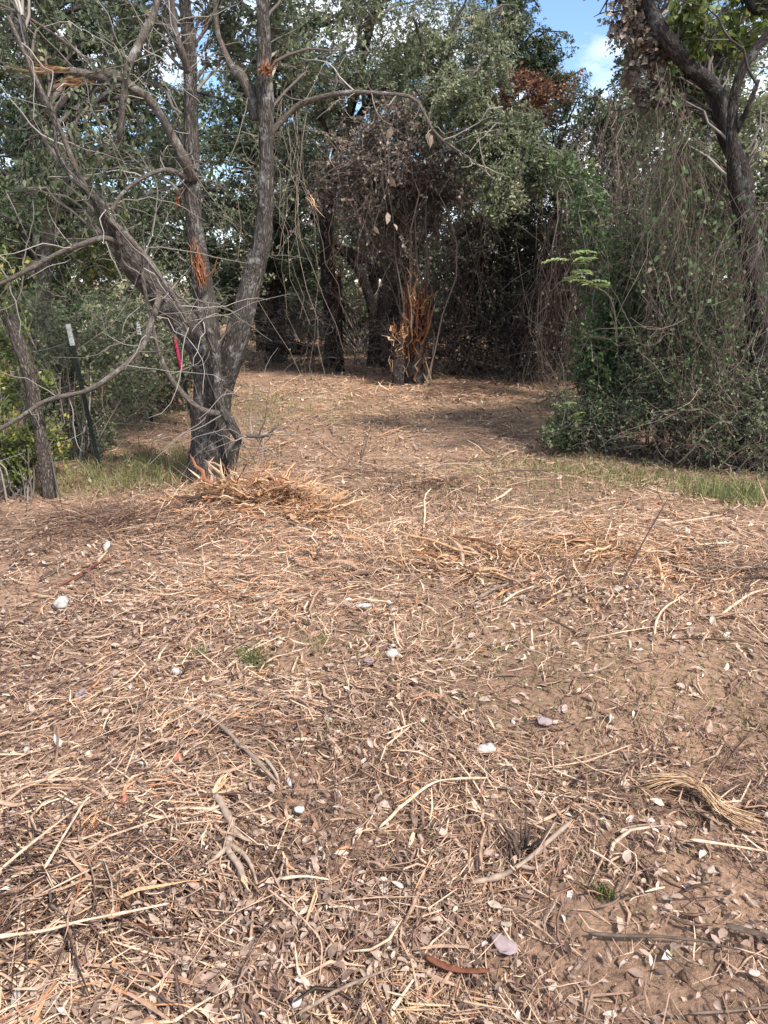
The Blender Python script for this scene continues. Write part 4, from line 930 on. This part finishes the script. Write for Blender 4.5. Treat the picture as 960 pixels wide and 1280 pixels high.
def pink():
    o = bpy.data.objects.new  # tape wound round the upper post
    a, e = P(218, 421, 8.72), P(227, 463, 8.72); n = 90; t = np.linspace(0, 1, n)
    ax = (e - a); q = ax / np.linalg.norm(ax); A = np.cross(q, V3(0, 1, 0)); A /= np.linalg.norm(A); B = np.cross(q, A)
    r = .018 + .006 * np.sin(t * 37)
    c = a + ax * t[:, None] + (A * (r * np.cos(t * 40))[:, None] + B * (r * np.sin(t * 40))[:, None])
    b = MB(); b.ribbons(c[None], np.full((1, n), .02), np.array([[0, .2, 0]]) + (A + B)[None] * .3, np.zeros(1))
    b.tubes(np.stack([a + ax * s for s in np.linspace(0, 1, 8)])[None], np.full((1, 8), .0155) * U(.6, 1.4, (1, 8)), 10)
    root = tag(b.build('flagging_tape', M['pink'], base=a), 'bright pink tape wound on the steel post behind the oak', 'tape')
pink()
for i, (z, lab) in enumerate([(.35, 'lowest rusty fence wire along the left fence line'), (.75, 'middle fence wire strung between the leaning posts'), (1.08, 'top fence wire just under the white post tips')]):
    A0 = G(62, 622); A1 = P(125, 587, d1); A2 = P(188, 515, 8.9); A3 = P(236, 505, 8.8) + V3(.02, .1, 0)
    pts = [A0 + V3(-.42 * z, -.02, z), A1 + V3(-.28 * z, .02, z), A2 + V3(-.15 * z, 0, z), A3 + V3(0, 0, z)]
    pts = [pts[0] + (pts[0] - pts[1]) * 1.5] + pts
    c = curve(pts, 60); b = MB(); b.tubes(c, .0022, 5); tag(b.build('fence_wire', M['wire'], base=c[0]), lab, 'wire')

# ------------------------------------------------------------------ shredded wood heaps
def splinter_mesh(i, mt):
    k = 7; t = np.linspace(0, 1, k)
    c = np.stack([t, N(0, .035) * np.sin(t * 3.1) + N(0, .008, k), N(0, .035) * np.sin(t * 2.6) + N(0, .007, k)], -1)
    b = MB(); b.tubes(c, .015 * U(.4, 1.2) * np.array([.4, .9, 1, 1, .8, .55, .08]), 4, np.array([U(.0, 1.0)]), flat=U(.3, .7), cap=True)
    o = b.build('splinter', M[mt], smooth=False); me = o.data; bpy.data.objects.remove(o)
    return me
SPL = {m: [splinter_mesh(i, m) for i in range(12)] for m in ('torn_pale', 'torn', 'straw', 'stick')}
def place(me, name, p, d, L, wscale, parent=None, roll=None):
    o = bpy.data.objects.new(name, me); COL.objects.link(o)
    d = Vector(d).normalized(); q = d.to_track_quat('X', 'Z')
    mx = q.to_matrix() @ Matrix.Rotation(U(0, 6.28) if roll is None else roll, 3, 'X')
    if parent is not None:
        o.parent = parent; p = np.asarray(p) - V3(*parent.location)
    o.location = p; o.rotation_euler = mx.to_euler(); o.scale = (L, wscale, wscale)
    return o
def heap(label, px, py, sx, sy, n, hz, mats, Lr=(.12, .45), up=.35, fine=1500, wr=(.25, .55), name='wood_shred_heap', mid=None, radial=.25):
    c = G(px, py); root = tag(empty(name, c), label, 'wood heap')
    nb = max(3, n // 9)
    bu = np.clip(N(0, .5, (nb, 2)), -1, 1); ba = np.where(U(0, 1, nb) < radial, np.arctan2(bu[:, 1], bu[:, 0]) + N(0, .7, nb), U(0, 6.28, nb)); be = np.abs(N(0, up, nb))
    for i in range(n):
        q = rng.integers(nb); u, v = bu[q] + N(0, .10, 2); x, y = c[0] + u * sx, c[1] + v * sy
        h = float(hgt(x, y)); r2 = min(1, u * u + v * v)
        a = ba[q] + N(0, .28) + (math.pi if U() < .3 else 0)
        d = V3(math.cos(a), math.sin(a), (be[q] * U(.2, 1.2) + N(0, .05)) * (1.15 - .8 * r2))
        L = U(*Lr) * U(.6, 1)
        z = h + U(0, 1) * hz * (1 - r2) * .8 + .010 + max(0, -d[2] * L)
        place(SPL[mats[rng.integers(len(mats))]][rng.integers(12)], 'splinter', (x, y, z), d, L, U(*wr) * (.6 + L), root)
    if fine:
        b = MB(); u = np.clip(N(0, .5, (fine, 2)), -1.2, 1.2); x = c[0] + u[:, 0] * sx; y = c[1] + u[:, 1] * sy; r2 = np.minimum(1, (u ** 2).sum(1))
        z = hgt(x, y) + U(0, 1, fine) * hz * (1 - r2) * .9 + .004
        a = np.where(U(0, 1, fine) < radial, np.arctan2(u[:, 1], u[:, 0]) + N(0, .8, fine), U(0, 6.28, fine)); el = np.abs(N(0, up * .9, fine)) * (1.2 - r2)
        d = np.stack([np.cos(a), np.sin(a), el], -1); d /= np.linalg.norm(d, axis=1, keepdims=True); L = U(Lr[0] * .7, Lr[1] * .9, fine)
        t = np.linspace(0, 1, 5); Pt = np.stack([x, y, z], -1)[:, None] + d[:, None] * (L[:, None] * t)[:, :, None] + (N(0, .12, (fine, 1, 3)) * (t ** 2)[None, :, None] * L[:, None, None])
        Pt[..., 2] = np.maximum(Pt[..., 2], hgt(Pt[..., 0].ravel(), Pt[..., 1].ravel()).reshape(Pt.shape[:2]) + .003)
        b.tubes(Pt, U(.0012, .004, (fine, 1)) * np.array([.8, 1, 1, .8, .25]), 3, np.clip((U(.3, 1, fine) if mid is None else N(mid, .2, fine)), 0, 1), flat=.5)
        tag(b.build('strands', M['torn_pale'] if 'torn_pale' in mats else M['straw'], root), kind='stuff')
    return root
heap('tall tan heap of shredded wood at the foot of the forked oak', 322, 630, .58, .20, 300, .20, ['torn_pale', 'torn_pale', 'straw', 'torn', 'torn', 'torn'], (.14, .42), .52, 400, (.6, 1.4), mid=.25, radial=.35)
heap('reddish shredded limb trailing right from the oak heap', 395, 640, .34, .16, 70, .08, ['torn', 'torn_pale', 'straw'], (.15, .45), .15, 200, (.5, 1.1), mid=.3)
heap('flat orange heap of split wood in the middle of the path', 575, 695, .55, .28, 110, .05, ['torn', 'torn_pale', 'straw'], (.12, .42), .10, 260, (.45, 1.0), mid=.35)
heap('orange brown heap of torn wood right of the path centre', 735, 692, .55, .30, 110, .07, ['torn', 'straw', 'torn_pale'], (.12, .38), .16, 260, (.45, 1.0), mid=.35)
heap('low brown brush heap far up the path', 572, 490, .7, .4, 80, .12, ['straw', 'torn', 'stick'], (.2, .5), .2, 400, mid=.15)
heap('grey brown brush heap between the fence post and oak', 135, 655, .75, .35, 120, .10, ['stick', 'stick', 'straw'], (.15, .5), .25, 600, (.2, .4), mid=.25)
heap('small dark brush heap on the path behind the orange heap', 540, 608, .38, .2, 60, .06, ['stick', 'straw'], (.12, .35), .2, 200, mid=.2)
heap('thick straw coloured mat of wood strands at the lower left', 100, 1100, .34, .24, 230, .03, ['straw', 'straw', 'stick', 'torn'], (.08, .30), .05, 700, (.22, .5), mid=.05, radial=0)
heap('pale strands of torn wood at the bottom edge left of centre', 500, 1248, .18, .08, 40, .015, ['torn_pale', 'straw'], (.05, .16), .06, 150, (.14, .3), mid=.6, radial=0)
heap('brown strands lying in a loose mat at the lower centre', 545, 1110, .22, .14, 60, .02, ['straw', 'stick'], (.05, .18), .08, 250, (.14, .28), mid=.45, radial=0)
heap('loose brush and twigs at the right edge of the path', 935, 715, .4, .3, 80, .06, ['stick', 'straw'], (.1, .35), .2, 250, mid=.3)

# a swept bundle of fibres, right
def bundle():
    base = G(880, 1005); root = tag(empty('wood_fibre_bundle', base), 'curved bundle of tan wood fibres lying on bare soil at right', 'wood bundle')
    spine = curve([G(800, 990) + V3(0, 0, .02 + .012), G(838, 988) + V3(0, 0, .035 + .012), G(872, 1000) + V3(0, 0, .04 + .012), G(900, 1026) + V3(0, 0, .03 + .012), G(945, 1040) + V3(0, 0, .015 + .012)], 12)
    for i in range(90):
        j0 = rng.integers(0, 5); j1 = rng.integers(8, 13)
        c = spine[j0:j1].copy(); k = len(c); t = np.linspace(-1, 1, k)
        off = N(0, 1, 3) * V3(.014, .018, .010); c = c + off * (.55 + .9 * t[:, None] ** 2) + N(0, .002, (k, 3)); c[:, 2] = np.maximum(c[:, 2], hgt(c[:, 0], c[:, 1]) + .003)
        b = MB(); b.tubes(c, U(.0012, .0032) * (1.05 - .7 * t ** 2), 4, U(.1, 1, 1), flat=.5, cap=True); b.build('fibre', M['torn_pale'], root)
bundle()

# ------------------------------------------------------------------ sticks, each its own thing
def stick(label, pts, w, mt='stick', tint=.5, lift=0.0, forks=(), sides=8, ends=None, name='stick', torn=None, group=None, zoff=None, flat=.8):
    c0 = [G(x, y) for x, y in pts]
    for i, q in enumerate(c0): q[2] += w * .5 + (lift + .022 if zoff is None else zoff[i] + .012)
    base = c0[0]
    c = curve(c0, 6 * len(pts)); k = len(c)
    r = np.linspace(w * .5, w * .5 * (ends or .6), k) * (1 + N(0, .08, k))
    single = not forks and not torn
    r = r * np.clip(np.minimum(np.arange(k) + .6, k - np.arange(k) - .4) * .5, .3, 1)
    b = MB(); b.tubes(c, r, sides, np.array([tint]), cap=True, flat=flat)
    v = b.V[0]; b.V[0] = v + (v - np.repeat(c, sides, 0)) * (fbm(b.B[0] * V3(70, 70, 18), 2, 4) * .4)[:, None]
    if single:
        return tag(b.build(name, M[mt], base=base), label, 'stick', group)
    root = tag(empty(name, base), label, 'stick', group)
    b.build('shaft', M[mt], root)
    for f in forks:
        cf = [G(x, y) + V3(0, 0, w * .4 + .024) for x, y in f]; cf = curve(cf, 5 * len(f)); b = MB(); b.tubes(cf, np.linspace(w * .38, w * .12, len(cf)), 6, np.array([tint]), cap=True); b.build('fork', M[mt], root)
    for (x, y, dx, dy, n) in (torn or []):
        a = G(x, y) + V3(0, 0, w * .5 + .022)
        for i in range(n):
            e = G(x + dx * U(.5, 1.2) + N(0, 4), y + dy * U(.5, 1.2) + N(0, 4)) + V3(0, 0, U(.02, .05))
            b = MB(); b.tubes(np.linspace(0, 1, 4)[:, None] * (e - a) + a + N(0, .003, (4, 3)), w * .2 * np.array([.9, 1, .7, .15]), 4, U(.2, 1, 1), flat=.5, cap=True); b.build('splinter', M['torn_pale'], root, smooth=False)
    return root
stick('grey bent branch lying left of centre in the foreground', [(228, 892), (248, 898), (275, 915), (300, 940), (325, 965), (347, 990)], .022, tint=.6)
stick('forked grey root with a pale torn top in the foreground', [(270, 1003), (282, 1025), (292, 1048), (285, 1072), (300, 1095), (306, 1112)], .024, tint=.72, forks=[[(285, 1072), (270, 1085), (258, 1093)], [(288, 1068), (305, 1080), (316, 1098), (322, 1118)], [(292, 1050), (305, 1060), (314, 1064)]], torn=[(268, 1003, 18, -30, 9), (304, 1108, 6, 18, 6)])
stick('long smooth pale stick across the lower left straw heap', [(-10, 1205), (60, 1195), (110, 1182), (160, 1172), (215, 1160)], .010, 'straw', .72, .05)
stick('pale stick slanting over the lower left straw heap', [(60, 1116), (78, 1085), (95, 1055), (114, 1022)], .010, 'straw', .70, .05)
stick('pale stick at the left edge above the straw heap', [(0, 1122), (25, 1100), (55, 1075), (95, 1042)], .009, 'straw', .66, .05)
stick('thin bent tan stick rising to a torn end near the centre', [(474, 1052), (505, 1022), (535, 998), (560, 990), (610, 988)], .012, 'straw', .72, .02)
stick('forked brown branch pointing right beside the dark sapling stub', [(585, 1112), (625, 1106), (655, 1092), (685, 1072), (714, 1053)], .018, tint=.62, zoff=[0, .01, .02, .04, .06], forks=[[(650, 1094), (670, 1096), (700, 1078)]])
stick('long dark root lying across the bare soil at lower right', [(735, 1177), (775, 1180), (830, 1182), (880, 1188), (930, 1200)], .010, tint=.15)
stick('straight pale stick at the right edge below the fibre bundle', [(860, 1064), (900, 1070), (970, 1082)], .010, 'straw', .72, .015)
stick('dark weathered slab of wood at the lower right edge', [(905, 1170), (935, 1178), (975, 1190)], .03, tint=.1, flat=.25)
stick('thin forked twig on the bare soil at lower right', [(722, 1235), (735, 1215), (745, 1200), (752, 1198)], .006, tint=.3, lift=.02)
stick('long thin brown twig running across the bottom right corner', [(790, 1170), (830, 1200), (865, 1230), (900, 1262)], .006, tint=.25)
stick('straight twig along the bottom edge at right', [(860, 1278), (910, 1275), (980, 1268)], .008, tint=.35)
stick('wavy thin pale twig right of the forked root', [(335, 1125), (365, 1150), (385, 1170), (402, 1195), (400, 1240)], .006, 'straw', .6, .012)
stick('brown stick along the bottom edge at centre', [(370, 1285), (420, 1255), (460, 1237), (490, 1225)], .010, tint=.55, lift=.01)
stick('red brown slab of bark at the bottom centre', [(532, 1208), (560, 1222), (590, 1226), (612, 1226)], .020, 'torn', .0, flat=.3)
stick('pale splinter standing upright on the path below the brush heap', [(529, 668), (531, 655), (530, 642)], .016, 'torn_pale', .9, zoff=[-.02, .05, .09])
stick('dark thin twig standing upright in the middle of the path', [(449, 588), (456, 568), (464, 545)], .014, tint=.1, zoff=[-.02, .05, .10])
stick('slim black twig leaning over the orange heap at right', [(772, 742), (800, 705), (832, 664)], .012, tint=.0, zoff=[0, .1, .22])
stick('slim black twig leaning at the right edge', [(925, 752), (945, 735), (975, 712)], .012, tint=.0, zoff=[0, .07, .16])
stick('pale crooked stick below the orange heap at right', [(817, 803), (820, 785), (830, 768), (850, 756)], .014, 'straw', .74, .01)
stick('pale stick pointing toward the right edge', [(900, 778), (918, 764), (940, 750), (970, 742)], .016, 'straw', .74, .01)
stick('flat grey slab of wood at the right edge', [(870, 778), (905, 776), (950, 771)], .03, tint=.55, flat=.25)
stick('curved grey branch in the centre of the path', [(598, 755), (615, 745), (635, 737), (660, 732)], .026, tint=.55)
stick('straight pale stick in the centre of the path', [(628, 762), (645, 750), (668, 741)], .016, 'straw', .72, .01)
stick('dark red slab of bark on the flat orange heap', [(565, 685), (595, 690), (625, 699)], .05, 'torn', .0, .03, flat=.25)
stick('long tan splinter on the flat orange heap', [(512, 684), (540, 690), (570, 702), (600, 706)], .025, 'torn_pale', .4, .04)
stick('upright torn tan splinter beside the right orange heap', [(828, 738), (825, 725), (819, 712)], .022, 'torn_pale', .4, zoff=[-.02, .03, .06])
stick('dark reddish stick at the far left of the path', [(72, 740), (95, 728), (120, 712), (145, 702)], .018, 'torn', .05)
stick('brown bent stick left of the path', [(135, 722), (160, 718), (180, 722), (200, 730)], .016, tint=.4)
stick('thick pale chunk of wood at the left edge', [(-5, 1012), (20, 1018), (45, 1010)], .022, 'straw', .5, flat=.5)
stick('tan stick lying level at the left', [(60, 985), (80, 972), (104, 966)], .014, 'straw', .66)
stick('frayed pale strip of wood in the lower centre', [(352, 1113), (380, 1110), (412, 1114)], .012, 'straw', .72, .01)
stick('thin tan stick near the small green tuft', [(735, 1075), (760, 1090), (778, 1106)], .008, 'straw', .72, .012)
stick('pale stick lying low in the centre left', [(330, 955), (345, 975), (350, 995)], .012, 'stick', .8)
stick('brown twig curving beside the small green tuft', [(742, 1148), (765, 1142), (776, 1128), (786, 1098)], .007, tint=.4, lift=.01)
stick('pale stick lying up the path toward the dark stumps', [(600, 560), (625, 572), (650, 580)], .02, 'stick', .8)
# unremarkable sticks, alike
STK = SPL['stick'] + SPL['straw']
def stick_field(label, group, n, x0, x1, y0, y1, Lr, wr):
    for i in range(n):
        g = G(U(x0, x1), U(y0, y1)); a = U(0, 6.28)
        L = U(*Lr)
        o = place(STK[rng.integers(len(STK))], 'stick', g - V3(math.cos(a), math.sin(a), 0) * L / 2 + V3(0, 0, .026), (math.cos(a), math.sin(a), N(0, .05)), L, U(*wr))
        tag(o, label, 'stick', group)
stick_field('thin dry stick lying in the litter of the left foreground', 'sticks in the left foreground', 75, 0, 380, 920, 1275, (.08, .26), (.14, .26))
stick_field('thin dry stick lying on the soil of the right foreground', 'sticks in the right foreground', 55, 400, 955, 900, 1275, (.07, .24), (.10, .2))
stick_field('thin dry stick lying halfway up the cleared path', 'sticks halfway up the path', 80, 20, 950, 690, 900, (.15, .42), (.2, .4))
stick_field('broken stick lying on the far stretch of the path', 'sticks on the far stretch', 50, 330, 700, 480, 620, (.3, .8), (.35, .7))

# short broken sapling stubs standing in the soil
def stub(px, py, h, r, label, n=3, group=None, tint=.15):
    base = G(px, py); root = tag(empty('sapling_stub', base), label, 'stub', group)
    for i in range(n):
        e = base + V3(N(0, .3) * h, N(0, .2) * h, h * U(.55, 1.0)); s0 = base + N(0, r * .8, 3) * V3(1, 1, 0) - V3(0, 0, .02)
        c = np.linspace(0, 1, 5)[:, None] * (e - s0) + s0 + N(0, h * .03, (5, 3)) * np.array([0, 1, 1, 1, 1])[:, None]
        b = MB(); b.tubes(c, r * U(.5, 1) * np.array([1.25, .95, .7, .42, .1]), 5, np.array([tint + U(0, .15)]), cap=True); b.build('stem', M['stick'], root)
    return root
stub(655, 1068, .125, .011, 'dark splintered sapling stub standing left of the green tuft', 11, None, .05)
for x, y in [(703, 905), (722, 882), (735, 895), (773, 888), (765, 895), (857, 868), (842, 892), (815, 862), (588, 790), (602, 792), (655, 795), (730, 795), (690, 1020), (680, 1045), (700, 1045), (905, 925), (920, 1100), (868, 1150), (615, 975), (580, 850), (285, 790), (600, 1005)]:
    stub(x, y, U(.05, .11), .0035, 'short broken seedling stem standing on the path', 1 + rng.integers(2), 'broken seedling stems')

# ------------------------------------------------------------------ pale flakes, leaves and small stones
def flake(name, label, cat, px, py, wpx, mt, curl=.2, asp=.6, thick=.004, n=11, rot=None):
    c = G(px, py); d = np.linalg.norm(c - V3(0, 0, CAM_H)); r = wpx * .43 * d / F_PX; curl *= .45
    a = np.linspace(0, 6.283, n, endpoint=False) + N(0, .08, n); rr = r * (1 + N(0, .12, n)); t0 = U(0, 6.28) if rot is None else rot
    def ring(s, z): 
        x, y = np.cos(a) * rr * s, np.sin(a) * rr * s * asp
        zz = z + curl * r * (np.cos(a) * s) ** 2 * .6 + N(0, .03 * r, n)
        return np.stack([x * math.cos(t0) - y * math.sin(t0), x * math.sin(t0) + y * math.cos(t0), zz], -1)
    V = np.vstack([ring(1, 0), ring(.97, thick), ring(.55, thick * 1.4), [[0, 0, thick * 1.5]]]) + c + V3(0, 0, .026)
    tilt = V3(0, 0, 1)
    V[:, 2] += (V[:, 1] - c[1]) * U(.1, .5)
    F4 = [[q * n + i, q * n + (i + 1) % n, (q + 1) * n + (i + 1) % n, (q + 1) * n + i] for q in range(2) for i in range(n)]
    F3 = [[2 * n + i, 2 * n + (i + 1) % n, 3 * n] for i in range(n)]
    b = MB(); b.add(V, [np.array(F4), np.array(F3), np.array([list(range(n))[::-1]])], None, np.full(len(V), U(.5, 1)))
    tag(b.build(name, M[mt], base=c), label, cat)
flake('stone', 'pale grey flat stone at the left edge of the path', 'stone', 78, 761, 24, 'stone', 0, .7, .02)
flake('stone', 'small white stone near the brown bent stick', 'stone', 134, 690, 14, 'stone', 0, .6, .02)
flake('stone', 'white round stone in the middle of the path', 'stone', 490, 825, 18, 'stone', .1, .8, .012)
flake('stone', 'white flat chip of stone above the middle of the path', 'stone', 453, 764, 22, 'stone', .1, .45, .008, rot=0)
flake('stone', 'tiny white stone between two larger ones mid path', 'stone', 486, 760, 9, 'stone', 0, .6, .01)
flake('stone', 'white flat stone right of centre', 'stone', 608, 945, 28, 'stone', .1, .6, .008, rot=.2)
flake('stone', 'small white oval stone near the forked root', 'stone', 375, 1022, 15, 'stone', .1, .7, .006)
flake('stone', 'white chip lying left of the green grass tuft', 'stone', 221, 847, 16, 'stone', .1, .6, .008)
flake('stone', 'little white chip beside the forked root', 'stone', 362, 988, 11, 'stone', .1, .6, .005)
flake('stone', 'small white chip at the left edge halfway down', 'stone', 35, 946, 12, 'stone', 0, .6, .006)
flake('stone', 'white chip at the bottom edge left of centre', 'stone', 372, 1265, 15, 'stone', 0, .7, .005)
flake('dead_leaf', 'large curled lilac grey leaf on the bare soil', 'leaf', 632, 1194, 36, 'lilac_leaf', .5, .7, .002)
flake('dead_leaf', 'pale pinkish leaf right of centre on the path', 'leaf', 680, 909, 22, 'lilac_leaf', .5, .6, .002)
flake('dead_leaf', 'purple grey dry leaf at the left', 'leaf', 102, 876, 22, 'lilac_leaf', .5, .6, .002)
flake('dead_leaf', 'brick red leaf in the litter left of centre', 'leaf', 222, 955, 18, 'red_leaf', .3, .6, .002)
flake('dead_leaf', 'dark red brown curled leaf at lower left', 'leaf', 152, 1012, 26, 'red_leaf', .8, .5, .003, rot=1.4)
flake('dead_leaf', 'pale upright leaf in the orange heap at right', 'leaf', 772, 742, 18, 'pale_leaf', .3, .6, .003)
flake('dead_leaf', 'lilac leaf beside the white round stone', 'leaf', 462, 833, 18, 'lilac_leaf', .5, .6, .002)
flake('dead_leaf', 'pale leaf on the bare soil at the bottom right', 'leaf', 690, 1245, 14, 'pale_leaf', .4, .5, .002)
flake('dead_leaf', 'small pale leaf at the right edge near the bottom', 'leaf', 941, 1227, 13, 'pale_leaf', .4, .6, .002)
flake('dead_leaf', 'pale slender leaf left of the lilac grey leaf', 'leaf', 632, 1166, 16, 'pale_leaf', .4, .4, .002, rot=0)
flake('dead_leaf', 'pale leaf right of the small green tuft', 'leaf', 887, 1097, 14, 'pale_leaf', .4, .5, .002)
flake('dead_leaf', 'buff leaf lying at the bottom edge left', 'leaf', 22, 1260, 22, 'pale_leaf', .4, .5, .002)
# big pale dead leaves hanging over the path end, each on its own thread of vine
for i, (x, y, w, lab) in enumerate([(535, 172, 15, 'broad white dead leaf hanging highest over the path end'), (490, 165, 12, 'narrow pale leaf hanging left of the broad white one'), (488, 228, 15, 'pink tan dead leaf hanging upper left of the middle'), (499, 222, 10, 'slim pale leaf touching the pink tan one'), (484, 247, 12, 'orange tan leaf hanging below the pink tan one'), (468, 288, 13, 'small tan leaf hanging lowest at left'), (484, 271, 13, 'round beige leaf hanging above the white sliver'), (492, 284, 10, 'white sliver of leaf hanging lowest in the middle')]):
    d = OD - .3; c = P(x, y, d); h = w * .8 * d / F_PX
    root = tag(empty('hanging_leaf', c), lab, 'leaf')
    top = P(x + N(0, 4), 118 + U(0, 8), OD - .22)
    b = MB(); cc = curve([top, top * .5 + c * .5 + V3(N(0, .05), 0, 0), c + V3(0, 0, h * .5)], 10); b.tubes(cc, .0014, 3); b.build('stalk', M['vine'], root)
    b = MB(); b.leaves((c + V3(0, 0, h * .5))[None], np.array([[N(0, .6), N(0, .4), -1]]), np.array([[N(0, .9), -1, .4]]), h * U(1.0, 1.5), h * U(.5, .85), U(.0, .8, 1), 1); b.build('blade', M['pale_leaf'], root)

# green tufts
def tuft(px, py, s, h, n, label, lo=0, hi=.5):
    c = G(px, py); root = tag(empty('grass_tuft', c), label, 'grass tuft')
    x = c[0] + N(0, s, n); y = c[1] + N(0, s * .8, n); z = hgt(x, y) - .004
    H = h * U(.4, 1.1, n); a = U(0, 6.28, n); lean = np.abs(N(.5, .3, n)) * H; t = np.linspace(0, 1, 5)
    Pt = np.stack([x[:, None] + np.cos(a)[:, None] * lean[:, None] * t ** 1.8, y[:, None] + np.sin(a)[:, None] * lean[:, None] * t ** 1.8, z[:, None] + H[:, None] * (t - .2 * t ** 3)], -1)
    b = MB(); b.ribbons(Pt, U(.002, .004, (n, 1)) * np.array([.9, 1, .9, .6, .1]), unit(n) * V3(1, 1, .2), U(lo, hi, n)); tag(b.build('blades', M['grass'], root), kind='stuff')
tuft(318, 830, .04, .12, 130, 'dark green grass tuft in the left middle of the path', 0, .45)
tuft(250, 822, .02, .09, 40, 'small sparse grass tuft left of the dark green one', .1, .6)
tuft(753, 1118, .018, .035, 150, 'small vivid green tuft on the bare soil at right', 0, .3)
tuft(728, 1072, .02, .03, 60, 'faint green tuft beside the splintered sapling stub', .2, .7)
tuft(395, 805, .04, .05, 70, 'pale green tuft in the middle left of the path', .3, .8)
tuft(420, 912, .05, .04, 60, 'thin pale tuft in the centre foreground', .4, .9)
